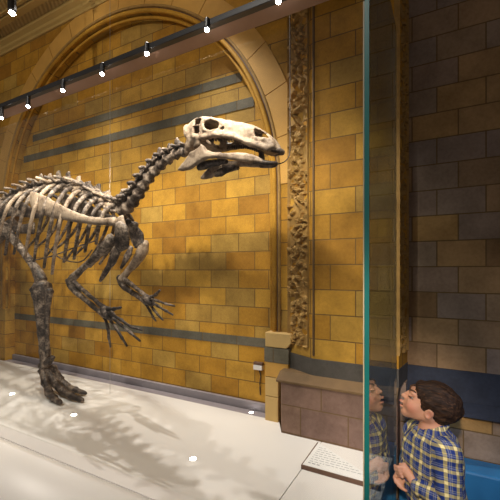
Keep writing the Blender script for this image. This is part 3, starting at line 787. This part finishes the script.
# far (left) leg, striding back beyond the frame
fl = [mirror(P(-3, 222, 1.75)), mirror(P(-3, 222, 1.75))+Vector((-.38, 0, -.20)), mirror(P(-3, 222, 1.75))+Vector((-.80, 0, -.44))]
kx = fl[2]
long_bone('femur', [fl[0], fl[1], fl[2]], [.055, .042, .055], BM)
an = Vector((kx.x-.50, kx.y, PLAT+.33)); long_bone('tibia', [kx+Vector((0, 0, -.06)), kx.lerp(an, .5), an], [.065, .045, .05], BD)
for dy in (-.07, 0, .07):
    toe([an+Vector((.03, dy*.3, -.06)), an+Vector((.06, dy*.7, -.2)), Vector((an.x+.14, an.y+dy, PLAT+.046)), Vector((an.x+.24, an.y+dy*1.3, PLAT+.040)), Vector((an.x+.34, an.y+dy*1.6, PLAT+.028))], .032)

# skull as an implicit surface, profile read from the photograph, plane Y = 1.45
WS = 1.455
def K(cx, cy, w=WS):                              # crop coordinates of the skull detail
    cx = 255+(cx-245)*.90; cy = 184+(cy-175)*.92
    p = P(170+cx/3.846, 100+cy/3.846, w); return (p.x, p.z)
up_poly = [K(*q) for q in [(58, 122), (64, 100), (80, 82), (105, 68), (132, 62), (175, 68), (232, 76), (300, 82), (345, 94), (385, 118), (414, 144), (430, 168), (437, 184), (428, 195), (402, 197), (372, 192), (340, 182), (305, 166), (262, 152), (215, 149), (182, 152), (160, 163), (146, 172), (118, 178), (98, 184), (86, 196), (72, 216), (62, 212), (66, 192), (78, 166), (84, 150), (64, 138)]]
h = .0048
x0, z0 = K(40, 320); x1, z1 = K(450, 40)
fld = Field((x0-.03, WS-.12, z0-.03), (x1+.03, WS+.12, z1+.05), h)
sl, X, Y, Z = fld.sub(fld.lo, fld.lo+np.array(fld.n)*h)
D2 = poly_sdf(up_poly, X[:, 0, :], Z[:, 0, :])
xs = (X[:, 0, :]-K(58, 120)[0])/(K(437, 184)[0]-K(58, 120)[0])         # 0 back .. 1 snout
hw = np.interp(xs, [0, .12, .3, .45, .6, .75, .88, .95, 1.0], [.075, .088, .098, .085, .062, .046, .044, .046, .03])
zt_ = (Z[:, 0, :]-K(0, 190)[1])/(K(0, 70)[1]-K(0, 190)[1])
hw = hw*np.interp(zt_, [-.3, .0, .5, .85, 1.1], [.92, 1.0, .97, .78, .5])
def rnd(a, b, r):                                  # rounded intersection
    return np.minimum(np.maximum(a, b), -r)+np.sqrt(np.maximum(a+r, 0)**2+np.maximum(b+r, 0)**2)
body = rnd(np.repeat(D2[:, None, :], X.shape[1], 1), abs(Y-WS)-hw[:, None, :], .022)
cav = np.maximum(np.repeat((D2+.014)[:, None, :], X.shape[1], 1), abs(Y-WS)-(hw-.014)[:, None, :])
# the mouth side is open: the cavity runs out through the palate
pal = [K(*q) for q in [(150, 130), (200, 128), (265, 135), (320, 160), (345, 176), (330, 210), (150, 210)]]
DP = poly_sdf(pal, X[:, 0, :], Z[:, 0, :])
cav2 = np.maximum(np.repeat(DP[:, None, :], X.shape[1], 1), abs(Y-WS)-(hw-.017)[:, None, :])
F = np.maximum(body, -cav); F = np.maximum(F, -cav2)
def hole(F, poly, half=None, rounding=.004):
    d = poly_sdf(poly, X[:, 0, :], Z[:, 0, :])
    d = np.repeat((d-rounding)[:, None, :], X.shape[1], 1)
    if half is not None: d = np.maximum(d, half-abs(Y-WS))
    return np.maximum(F, -d)
def ell_poly(cx, cy, rx, ry, rot=0, n=18):
    return [K(cx+rx*math.cos(a)*math.cos(rot)-ry*math.sin(a)*math.sin(rot), cy+rx*math.cos(a)*math.sin(rot)+ry*math.sin(a)*math.cos(rot)) for a in [2*PI*i/n for i in range(n)]]
F = hole(F, ell_poly(178, 106, 31, 27, -.35), .0)                       # orbit
F = hole(F, [K(*q) for q in [(106, 82), (128, 74), (136, 80), (134, 100), (112, 104)]], .02, .002)    # upper temporal opening
F = hole(F, [K(*q) for q in [(108, 112), (132, 112), (134, 140), (120, 146), (110, 140)]], .03, .002) # lower temporal opening
F = hole(F, [K(*q) for q in [(340, 109), (360, 113), (384, 130), (399, 151), (376, 152), (350, 152), (343, 135)]], .0, .003)  # nostril
F = hole(F, ell_poly(224, 117, 9, 3.5, -.5), .02, .001)
fld.F = F.astype(np.float32)
c3 = lambda cx, cy, dy: (K(cx, cy)[0], WS+dy, K(cx, cy)[1])
for sgn in (-1, 1):
    # brow rim, cheek arch, quadrate and process behind it
    fld.chain([c3(150, 100, sgn*.088), c3(160, 88, sgn*.088), c3(185, 80, sgn*.084), c3(207, 88, sgn*.08)], [.006]*4, .008)
    fld.chain([c3(150, 112, sgn*.092), c3(158, 128, sgn*.096), c3(178, 136, sgn*.096), c3(205, 128, sgn*.088)], [.007, .007, .007, .007], .008)
    fld.chain([c3(150, 158, sgn*.094), c3(200, 146, sgn*.090), c3(262, 148, sgn*.074), c3(330, 172, sgn*.052), c3(395, 188, sgn*.044)], [.013, .013, .011, .012, .015], .012)
    fld.chain([c3(66, 112, sgn*.055), c3(72, 134, sgn*.06), c3(88, 156, sgn*.072), c3(76, 184, sgn*.07), c3(67, 210, sgn*.066)], [.020, .018, .014, .013, .010], .012)
    fld.chain([c3(108, 150, sgn*.085), c3(130, 158, sgn*.09), c3(128, 180, sgn*.085), c3(112, 190, sgn*.08)], [.014, .015, .012, .010], .010)
    fld.chain([c3(345, 148, sgn*.040), c3(385, 158, sgn*.042), c3(415, 178, sgn*.036)], [.010, .012, .010], .010)
me = fld.mesh('skull')
for v in me.vertices:
    q = noise.noise_vector(v.co*55)*.0022; v.co += q
skull = link('skull', me, BP, sk, True)
# tooth rows of the upper jaw (dark) as sub-parts
for sgn in (-1, 1):
    m = MB()
    for k in range(16):
        u = k/15; cx = 178+u*158; cy = np.interp(cx, [178, 215, 262, 305, 340], [160, 158, 160, 172, 186])
        hwk = float(np.interp((cx-58)/379, [.3, .45, .6, .75], [.066, .058, .047, .036]))
        a = Vector(c3(cx, cy-8, sgn*hwk)); b = Vector(c3(cx+1, cy+4, sgn*hwk*.95))
        m.tube([a, a.lerp(b, .6), b], [(.007, .006), (.0068, .006), (.004, .003)], 6, (0, 1, 0), 2)
    m.build('tooth_row', BD, skull, smooth=True)
m = MB(); m.tube([c3(408, 188, -.026), c3(436, 190, -.012), c3(439, 190, .0), c3(436, 190, .012), c3(408, 188, .026)], [(.010, .013)]*5, 8, (0, 0, 1), 3, .003); m.build('beak_tip', BD, skull, smooth=True)
# lower jaw: two rami meeting at the front
lo_poly = [K(*q) for q in [(46, 288), (52, 276), (76, 250), (98, 216), (120, 206), (132, 196), (142, 184), (152, 188), (164, 206), (186, 212), (224, 213), (300, 208), (338, 214), (368, 228), (380, 238), (374, 247), (330, 248), (250, 240), (190, 237), (160, 243), (128, 262), (96, 284), (64, 291)]]
f2 = Field((x0-.03, WS-.14, z0-.05), (x1+.03, WS+.14, z1), h)
sl, X, Y, Z = f2.sub(f2.lo, f2.lo+np.array(f2.n)*h)
d2 = poly_sdf(lo_poly, X[:, 0, :], Z[:, 0, :]); d2 = np.repeat(d2[:, None, :], X.shape[1], 1)
yc = np.interp(X, [K(46, 0)[0], K(150, 0)[0], K(300, 0)[0], K(380, 0)[0]], [.090, .088, .050, .026])
f2.F = rnd(d2, abs(abs(Y-WS)-yc)-.014, .012).astype(np.float32)
me = f2.mesh('lower_jaw')
for v in me.vertices: v.co += noise.noise_vector(v.co*55)*.002
jaw = link('lower_jaw', me, BP, sk, True)
m = MB()
for sgn in (-1, 1): m.tube([c3(335, 240, sgn*.034), c3(370, 243, sgn*.028), c3(400, 243, sgn*.016), c3(416, 238, 0)], [(.012, .012), (.013, .013), (.011, .010), (.008, .007)], 8, (0, 0, 1), 4, .003)
m.tube([c3(352, 236, 0), c3(353, 215, 0), c3(350, 194, 0)], [(.020, .016), (.018, .013), (.016, .010)], 8, (1, 0, 0), 3, .003)
m.build('predentary_bone', BD, jaw, smooth=True)
for sgn in (-1, 1):
    m = MB(); m.tube([c3(118, 272, sgn*.070), c3(150, 262, sgn*.066), c3(185, 250, sgn*.06), c3(230, 246, sgn*.052)], [(.010, .016), (.010, .022), (.010, .018), (.008, .010)], 8, (0, 0, 1), 4, .003); m.build('inner_jaw_plate', BD, jaw, smooth=True)

# dark cable from the muzzle to the top
jt = Vector(c3(414, 246, 0))
m = MB(); m.tube([jt, P(284, 162, 1.5), P(288.5, 157, 1.52), P(290, 148, 1.53), P(290, 120, 1.54), P(290, 60, 1.54), P(290, -80, 1.54), Vector((P(290, 0, 1.54).x, 1.54, zc+.06))], [.0026]*8, 6, (0, 1, 0), 4)
tag(m.build('support_cable', M['dark_cable'], smooth=True), 'thin dark cable curving from the jaw tip up beside the carved strip', 'cable')

# ================================================================== THE BOY
W0 = 1.745
def Q(px, py, dw=0):
    p = P(px, py, W0); return Vector((p.x, W0+dw, p.z))
boy = thing('person', (Q(436, 500).x, W0, 0), 'boy in a blue and yellow checked shirt looking up at the glass with clasped hands', 'person')
pit = math.radians(24)
FW = Vector((-math.cos(pit), 0, math.sin(pit))); UPH = Vector((math.sin(pit), 0, math.cos(pit))); LT = Vector((0, 1, 0))
AXH = (FW, LT, UPH)
yw = math.radians(24)
TF = Vector((-math.cos(yw), -math.sin(yw), 0)); TL = Vector((math.sin(yw), -math.cos(yw), 0))   # chest direction, his left
UZ = Vector((0, 0, 1)); AXT = (TF, TL, UZ)
cr = Q(434, 401.5); nk = Q(430, 425)
chest = Q(436, 452); chest.z = Q(0+436, 452).z
pel = Vector((chest.x+.012, W0, .52))
shL = Q(447, 441) + Vector((.0, -.105, 0)); shR = Q(414, 441)+Vector((0, .105, 0))
elL = Q(449, 484)+Vector((.0, -.125, 0)); wrL = Q(419, 478)+Vector((0, -.075, 0))
elR = Q(409, 475)+Vector((0, .115, 0)); wrR = Q(408, 475)+Vector((0, .035, 0))
hipL = pel+TL*.062; hipR = pel-TL*.062
knL = Vector((hipL.x-.02, hipL.y-.005, .285)); knR = Vector((hipR.x-.03, hipR.y+.005, .285))
anL = Vector((hipL.x+.0, hipL.y-.005, .065)); anR = Vector((hipR.x-.02, hipR.y+.005, .065))
h = .004
fb = Field((cr.x-.17, W0-.22, -.005), (cr.x+.17, W0+.22, cr.z+.13), h)
fb.ell(cr, (.088, .068, .076), AXH, .01)
fb.ell(Q(419, 405), (.056, .056, .058), AXH, .03)
for s_ in (-1, 1):
    fb.cone(Q(430, 414, s_*.044), Q(409, 411, s_*.014), .019, .017, .02)
    fb.ell(Q(413.5, 404, s_*.033), (.026, .024, .024), AXH, .018)
    fb.ell(Q(414.5, 391, s_*.026), (.017, .022, .011), AXH, .014)
fb.ell(Q(405.3, 410.5), (.016, .019, .014), AXH, .014)
fb.ell(Q(406.2, 402.7), (.015, .022, .016), AXH, .012)
for s_ in (-1, 1): fb.ell(Q(410.8, 395.2, s_*.034), (.012, .015, .010), AXH, .012, 'sub')
for s_ in (-1, 1):
    fb.chain([Q(410.8, 393.5, s_*.020), Q(409.8, 392.8, s_*.029), Q(412.2, 393.2, s_*.041)], [.0042, .0050, .0042], .005)
    fb.chain([Q(410.1, 397.2, s_*.020), Q(409.5, 397.3, s_*.029), Q(412.0, 397.0, s_*.040)], [.0040, .0045, .0040], .005)
fb.cone(Q(410, 391.2), Q(404.4, 394.6), .0065, .0080, .008)
fb.ell(Q(403.2, 395.2), (.0085, .0095, .0078), AXH, .004)
for s_ in (-1, 1): fb.ell(Q(405.4, 396.6, s_*.009), (.008, .006, .0065), AXH, .004)
fb.ell(Q(401.4, 400.5), (.0085, .014, .0056), AXH, .004)
fb.ell(Q(401.5, 405.2), (.0085, .013, .0060), AXH, .004)
fb.ell(Q(400.6, 402.9), (.013, .0105, .0042), AXH, .002, 'sub')
fb.ell(Q(402.3, 408.2), (.006, .016, .004), AXH, .006, 'sub')
for s_ in (-1, 1):                                # ears
    fb.ell(Q(430, 408.8, s_*.066), (.016, .011, .026), (FW, Vector((-.25*0, 1, 0)), UPH), .008)
    fb.ell(Q(429, 408.5, s_*.079), (.0095, .011, .0165), AXH, .002, 'sub')
fb.cone(Q(437, 409), nk+Vector((.004, 0, -.02)), .044, .047, .02)
fb.cone(Q(427, 415.5), Q(406, 412.5), .022, .014, .02)
fb.ell(chest, (.078, .112, .12), AXT, .04); fb.cone(chest+Vector((0, 0, -.08)), pel, .082, .085, .04)
fb.ell(pel, (.082, .105, .085), AXT, .04)
fb.cone(shR, shL, .045, .045, .04)
for a, b, c_ in ((shL, elL, wrL), (shR, elR, wrR)):
    fb.chain([a, b, c_], [.037, .030, .021], .012)
for a, b, c_ in ((hipL, knL, anL), (hipR, knR, anR)):
    fb.chain([a, b, c_], [.062, .045, .032], .02)
    fb.cone(c_+Vector((.01, 0, -.03)), c_+Vector((-.085, -.01, -.042)), .028, .022, .02)
# hands: left hand lies over the right, fingers curled round it
def bhand(wr, palm, kn_dir, side, tips, thumb, rp=.021):
    fb.cone(wr, palm, .020, rp, .010)
    for k in range(4):
        base = palm+side*(k-1.5)*.0125+kn_dir*.014
        a, b, c_ = tips[k]
        fb.chain([base, a, b, c_], [.0085, .0076, .0070, .0062], .003)
    fb.chain([wr.lerp(palm, .45)+thumb[0], palm+thumb[1], palm+thumb[2]], [.0105, .0085, .0070], .004)
pL = Q(408, 468)+Vector((0, -.036, 0)); pR = Q(402.5, 472)+Vector((0, .004, 0))
tl = []
for k in range(4):
    o = Vector((.004*k, 0, -.0125*(k-1.5)))
    ln = (.92, 1, .96, .8)[k]
    b0 = pL+Vector((-.016, -.004, 0))+o
    tl.append((b0+Vector((-.020*ln, -.004, -.004)), b0+Vector((-.036*ln, .010, -.010)), b0+Vector((-.040*ln, .026, -.014))))
bhand(wrL, pL, Vector((-1, 0, 0)), Vector((.004, 0, -1)).normalized(), tl, (Vector((-.004, .0, .016)), Vector((-.012, .010, .024)), Vector((-.030, .014, .018))))
tr = []
for k in range(4):
    o = Vector((.010*(k-1.5), -.004*k, -.006*(k-1.5)))
    ln = (.9, 1, .95, .78)[k]
    b0 = pR+Vector((-.006, -.006, -.018))+o
    tr.append((b0+Vector((-.010, -.012, -.018*ln)), b0+Vector((-.004, -.024, -.032*ln)), b0+Vector((.010, -.030, -.036*ln))))
bhand(wrR, pR, Vector((-.3, -.2, -.9)).normalized(), Vector((.9, -.3, -.4)).normalized(), tr, (Vector((-.012, -.004, .006)), Vector((-.020, -.012, -.004)), Vector((-.024, -.022, -.016))), .020)
bm_ = fb.mesh('body')
# skin colour: lips redder; mouth and ear insides redder, with shade painted in
at = bm_.color_attributes.new('tone', 'FLOAT_COLOR', 'POINT')
lipA, lipB = Q(400.4, 400.5), Q(400.5, 405.2); mouth = Q(403, 402.9); chk = [Q(412, 404, -.05), Q(412, 404, .05)]; earc = [Q(430, 408.8, -.078), Q(430, 408.8, .078)]
brow = [Q(411, 391.5, -.034), Q(416, 390, -.045)]
for i, v in enumerate(bm_.vertices):
    p = v.co; c = np.array((.68, .345, .215))
    d = min(((p-lipA)*1.0).length, (p-lipB).length)
    c = c+(np.array((.50, .15, .12))-c)*max(0, min(1, (.013-d)/.006))*.8
    c = c+(np.array((.10, .02, .02))-c)*max(0, min(1, (.013-(p-mouth).length)/.004))
    for q in chk: c = c+(np.array((.70, .25, .16))-c)*.7*math.exp(-((p-q).length/.022)**2)
    for q in earc: c = c+(np.array((.40, .11, .07))-c)*.8*math.exp(-((p-q).length/.011)**2)
    at.data[i].color = (*c, 1)
mt, nt, out = newmat('skin'); a_ = N(nt, 'ShaderNodeAttribute'); a_.attribute_name = 'tone'
pr = principled(nt, out, a_.outputs[0], .5, noise_(nt, objco(nt), 300, 2), .06, .002, spec=.35)
pr.inputs['Subsurface Weight'].default_value = .08; pr.inputs['Subsurface Radius'].default_value = (.01, .004, .002)
pr.inputs['Subsurface Scale'].default_value = .6
M['skin'] = mt
body = link('body', bm_, mt, boy, True)
# eyes
eyem = plain('eye_white', (.40, .36, .33), .3, var=.03); irism = plain('dark_iris', (.03, .018, .012), .15); browm = plain('brown_brow', (.10, .05, .025), .7)
for s_ in (-1, 1):
    e = MB(); ec = Q(413.5, 395.1, s_*.029); e.ball(ec, .0100, 16, 10); eo = e.build('eye', eyem, body, smooth=True)
    e = MB(); d = (Vector((-.80, s_*.42, .40))).normalized(); e.ball(ec+d*.0062, (.0046, .0056, .0056), 12, 8, (d, d.cross(UZ).normalized(), d.cross(UZ).normalized().cross(d))); e.build('iris', irism, eo, smooth=True)
    e = MB(); e.tube([Q(409.9, 389.2, s_*.015), Q(410.6, 387.8, s_*.029), Q(413.6, 387.6, s_*.043), Q(417, 389.0, s_*.052)], [(.003, .0035), (.003, .004), (.003, .0035), (.002, .002)], 6, UZ, 4); e.build('eyebrow', browm, body, smooth=True)
    e = MB(); e.tube([Q(410.7, 394.2, s_*.020), Q(409.5, 393.8, s_*.029), Q(412.0, 394.2, s_*.041)], [.0026, .0034, .0028], 6, UZ, 4); e.build('eyelid', browm, body, smooth=True)
# hair
fh = Field((cr.x-.13, W0-.11, cr.z-.12), (cr.x+.16, W0+.11, cr.z+.13), .004)
fh.ell(cr+UPH*.006-FW*.010, (.098, .081, .084), AXH, .01)
fh.ell(Q(447, 407), (.050, .064, .046), AXH, .03)
fh.cone(Q(442, 413.5, -.030), Q(442, 413.5, .030), .028, .028, .02)
fh.cone(Q(420.5, 385.5, -.032), Q(420.5, 385.5, .032), .016, .016, .015)
fh.cone(Q(454, 404), Q(458.5, 409.5), .024, .014, .015)
# face opening and around the ears
fh.ell(Q(405, 405), (.078, .10, .066), AXH, .004, 'sub')
fh.ell(Q(416, 411), (.050, .12, .050), AXH, .004, 'sub')
for s_ in (-1, 1):
    fh.ell(Q(428.5, 410.5, s_*.075), (.021, .028, .029), AXH, .004, 'sub')
    fh.cone(Q(427, 397, s_*.067), Q(426, 403, s_*.066), .011, .006, .006)
fh.cone(Q(436, 428), Q(428, 428), .055, .055, .004, 'sub')
hme = fh.mesh('hair')
for v in hme.vertices:
    p = v.co-cr; q = Vector((p.dot(FW)*9, p.y*60, p.dot(UPH)*38))
    v.co += (p.normalized())*(noise.noise(q)*.0052+noise.noise(q*2.1)*.0026)
mt, nt, out = newmat('brown_hair'); co = objco(nt)
mp = N(nt, 'ShaderNodeMapping'); mp.inputs['Scale'].default_value = (25, 160, 110); mp.inputs['Rotation'].default_value = (0, .5, 0); nt.links.new(co, mp.inputs[0])
ns = noise_(nt, mp.outputs[0], 1, 4)
principled(nt, out, ramp(nt, [(.35, (.014, .007, .004)), (.55, (.042, .020, .010)), (.75, (.12, .060, .027))], ns).outputs[0], .68, ns, .7, .004, spec=.25)
link('hair', hme, mt, body, True)
# shirt
fs_ = Field((cr.x-.20, W0-.25, .42), (cr.x+.20, W0+.25, nk.z+.06), .004)
fs_.ell(chest+Vector((0, 0, -.004)), (.093, .126, .13), AXT, .03); fs_.cone(chest+Vector((0, 0, -.06)), Vector((pel.x, pel.y, .56)), .103, .112, .04)
fs_.ell(Vector((pel.x-.005, pel.y, .58)), (.104, .122, .10), AXT, .03)
fs_.cone(shR+Vector((.003, 0, -.006)), shL+Vector((.003, 0, -.006)), .056, .056, .03)
fs_.cone(nk+Vector((.006, 0, -.035)), nk+Vector((.004, 0, -.055)), .055, .075, .03)
for a, b, c_ in ((shL, elL, wrL), (shR, elR, wrR)):
    e1 = b.lerp(c_, .84)
    fs_.chain([a, b, e1], [.053, .048, .037], .006)
    d = (c_-b).normalized(); fs_.cone(e1, e1+d*.012, .0365, .0365, .002)
# front fullness of the loose shirt
fs_.cone(Q(413, 446)+Vector((0, .02, 0)), Q(413, 488)+Vector((0, .03, 0)), .045, .05, .04)
# neck opening and hem
fs_.cone(Q(437, 409), Q(428, 428), .052, .047, .003, 'sub')
sl, X, Y, Z = fs_.sub(fs_.lo, fs_.lo+np.array(fs_.n)*fs_.h)
fs_.F = np.maximum(fs_.F, ((.545+.03*np.sin((X-pel.x)*18))-Z).astype(np.float32))
# collar: a stand with two points
for k in range(20):
    a0 = 2*PI*k/20; a1 = 2*PI*(k+1)/20
    cc = lambda a: nk+Vector((.004, 0, .004))+TF*math.cos(a)*.056+TL*math.sin(a)*.056+Vector((0, 0, -.024*math.cos(a)))
    if k in (0, 19): continue
    fs_.cone(cc(a0), cc(a1), .0085, .0085, .004); fs_.cone(cc(a0)*1+Vector((0, 0, -.012))+(cc(a0)-nk).normalized()*.008, cc(a1)+Vector((0, 0, -.012))+(cc(a1)-nk).normalized()*.008, .008, .008, .004)
for s_ in (-1, 1):
    b0 = nk+TF*.052+TL*s_*.022+Vector((0, 0, -.028)); fs_.cone(b0, b0+TF*.016+TL*s_*.014+Vector((0, 0, -.030)), .009, .005, .004)
sme = fs_.mesh('shirt')
uvl = sme.uv_layers.new(name='cloth'); vuv = []
segs = [(shL, elL), (elL, wrL), (shR, elR), (elR, wrR)]
for v in sme.vertices:
    p = v.co.copy()
    best = None
    for si, (a, b) in enumerate(segs):
        ab = b-a; t = max(0, min(1, (p-a).dot(ab)/ab.length_squared)); d = (p-a-ab*t).length
        lim = .060 if si % 2 == 0 else .052
        inner_ = (p-Vector((chest.x, chest.y, p.z))); away = inner_.dot(TL)*(1 if si < 2 else -1)
        if d < lim and (away > .085 or si % 2 == 1) and (best is None or d < best[0]): best = (d, si, t)
    if best:
        d, si, t = best; a, b = segs[si]; dirv = (b-a).normalized()
        s1 = dirv.cross(Vector((0, 1, 0)) if abs(dirv.y) < .9 else UZ).normalized(); s2 = dirv.cross(s1)
        q = p-a-(b-a)*t; an_ = math.atan2(q.dot(s1), q.dot(s2)); off = 0 if si % 2 == 0 else (segs[si-1][1]-segs[si-1][0]).length
        vuv.append((an_*.042, off+t*(b-a).length) if si % 2 else (p.x+(.6 if si < 2 else -.6)*(p.y-a.y), p.z+(.4 if si < 2 else -.4)*(p.y-a.y)))
    else:
        q = p-chest; an_ = math.atan2(q.dot(TL)*.85, q.dot(TF)); vuv.append((an_*.105, p.z))
    n1 = noise.noise(p*22)*.004+noise.noise(Vector((p.x*40, p.y*40, p.z*14+p.x*22)))*.0035
    v.co = p+v.normal*n1
for lp in sme.loops: uvl.data[lp.index].uv = vuv[lp.vertex_index]
mt, nt, out = newmat('checked_cotton'); uv = N(nt, 'ShaderNodeUVMap'); uv.uv_map = 'cloth'
sp2 = N(nt, 'ShaderNodeSeparateXYZ'); nt.links.new(uv.outputs[0], sp2.inputs[0])
def stripe(sock, per, off):
    return math_(nt, 'FRACT', math_(nt, 'ADD', math_(nt, 'DIVIDE', sock, per), off))
PER = .046
st = [(0, (.0, .0, .0)), (.34, (0, 0, 0)), (.36, (1, 1, 1)), (.63, (1, 1, 1)), (.65, (0, 0, 0)), (.92, (0, 0, 0)), (.93, (.55, .55, .55)), (.99, (.55, .55, .55))]
su = ramp(nt, st, stripe(sp2.outputs[0], PER, .3+20)).outputs[0]; sv = ramp(nt, st, stripe(sp2.outputs[1], PER, .1)).outputs[0]
wt = math_(nt, 'MULTIPLY', math_(nt, 'ADD', su, sv), .5)
col = ramp(nt, [(0, (.018, .04, .19)), (.25, (.11, .14, .27)), (.5, (.34, .29, .16)), (.8, (.62, .50, .18)), (1, (.86, .72, .34))], wt).outputs[0]
su2 = ramp(nt, [(0, (1, 1, 1)), (.10, (1, 1, 1)), (.11, (0, 0, 0))], stripe(sp2.outputs[0], PER, .55+20)).outputs[0]
sv2 = ramp(nt, [(0, (1, 1, 1)), (.10, (1, 1, 1)), (.11, (0, 0, 0))], stripe(sp2.outputs[1], PER, .35)).outputs[0]
col = mixc(nt, col, (.55, .56, .60), math_(nt, 'MULTIPLY', math_(nt, 'MAXIMUM', su2, sv2), .22))
principled(nt, out, col, .8, noise_(nt, objco(nt), 400, 2), .1, .002, spec=.2)
shirt = link('shirt', sme, mt, body, True)
for k in range(4):
    zb_ = nk.z-.075-.055*k; pc = chest+TF*(.094+(.004 if k else -.012)); m = MB(); m.ball((pc.x-.006, pc.y, zb_), (.005, .005, .005), 8, 6)
    m.build('button', M['white_plastic'], shirt, smooth=True)
# trousers and shoes
ft = Field((pel.x-.16, W0-.2, .03), (pel.x+.16, W0+.2, .66), .005)
ft.ell(pel+Vector((0, 0, .01)), (.095, .112, .09), AXT, .03)
for a, b, c_ in ((hipL, knL, anL), (hipR, knR, anR)): ft.chain([a, b, c_], [.074, .058, .048], .025)
tme = ft.mesh('trousers')
for v in tme.vertices: v.co += v.normal*noise.noise(v.co*18)*.004
link('trousers', tme, plain('navy_denim', (.018, .022, .05), .8, var=.3, scale=60), body, True)
for c_ in (anL, anR):
    fz = Field((c_.x-.15, c_.y-.07, -.01), (c_.x+.08, c_.y+.07, .12), .005)
    fz.cone((c_.x+.018, c_.y, .040), (c_.x-.085, c_.y-.006, .036), .040, .034, .02)
    fz.cone((c_.x, c_.y, .04), (c_.x, c_.y, .085), .040, .040, .02)
    sl, X, Y, Z = fz.sub(fz.lo, fz.lo+np.array(fz.n)*fz.h); fz.F = np.maximum(fz.F, (.002-Z).astype(np.float32))
    link('shoe', fz.mesh('shoe'), plain('black_shoe', (.03, .03, .035), .5), body, True)

# ================================================================== LIGHT, CAMERA
wd = bpy.data.worlds.new('hall_air'); bpy.context.scene.world = wd; wd.use_nodes = True
bg = wd.node_tree.nodes['Background']; bg.inputs[0].default_value = (.46, .40, .36, 1); bg.inputs[1].default_value = .19
def area(name, loc, target, sx, sy, e, col):
    l = bpy.data.lights.new(name, 'AREA'); l.shape = 'RECTANGLE'; l.size = sx; l.size_y = sy; l.energy = e; l.color = col
    o = bpy.data.objects.new(name, l); C.objects.link(o); o.location = loc
    o.rotation_euler = (Vector(target)-Vector(loc)).to_track_quat('-Z', 'Y').to_euler(); return o
def fill_spot(name, loc, target, e, size, col, rad):
    l = bpy.data.lights.new(name, 'SPOT'); l.energy = e; l.spot_size = math.radians(size); l.spot_blend = .7; l.color = col; l.shadow_soft_size = rad
    o = bpy.data.objects.new(name, l); C.objects.link(o); o.location = loc
    o.rotation_euler = (Vector(target)-Vector(loc)).to_track_quat('-Z', 'Y').to_euler(); return o
fill_spot('hall_fill_light', (.02, -1.3, 2.8), (-.20, 1.72, .95), 185, 16, (1, .84, .68), .10)  # added spot that brightens the boy, no real lamp
fill_spot('hall_fill_light', (-1.2, -1.0, 4.6), (-1.5, 1.5, 1.2), 170, 55, (1, .92, .82), .22)  # added front fill for skeleton and platform, no real lamp
fill_spot('hall_fill_light', (-2.4, -2.0, 3.3), (-2.9, 2.1, 3.6), 75, 60, (1, .88, .70), 0)  # added fill for the wall above the header, no real lamp
fill_spot('blue_fill_light', (2.2, -.9, 3.4), (-.02, 1.82, .72), 95, 16, (.22, .48, 1.0), .25)  # added blue spot for the boy's back and the ledge, no window

cam = bpy.data.cameras.new('camera'); co_ = bpy.data.objects.new('camera', cam); C.objects.link(co_)
cam.sensor_width = 36; cam.lens = 360/500*36; cam.shift_y = .04; cam.clip_start = .02
co_.location = (0, 0, CAMZ); co_.rotation_euler = (PI/2, 0, math.atan2(360, 660))
sc = bpy.context.scene; sc.camera = co_
sc.view_settings.view_transform = 'Standard'; sc.view_settings.look = 'None'; sc.view_settings.gamma = 1; sc.view_settings.use_curve_mapping = False
sc.view_settings.exposure = 0.87
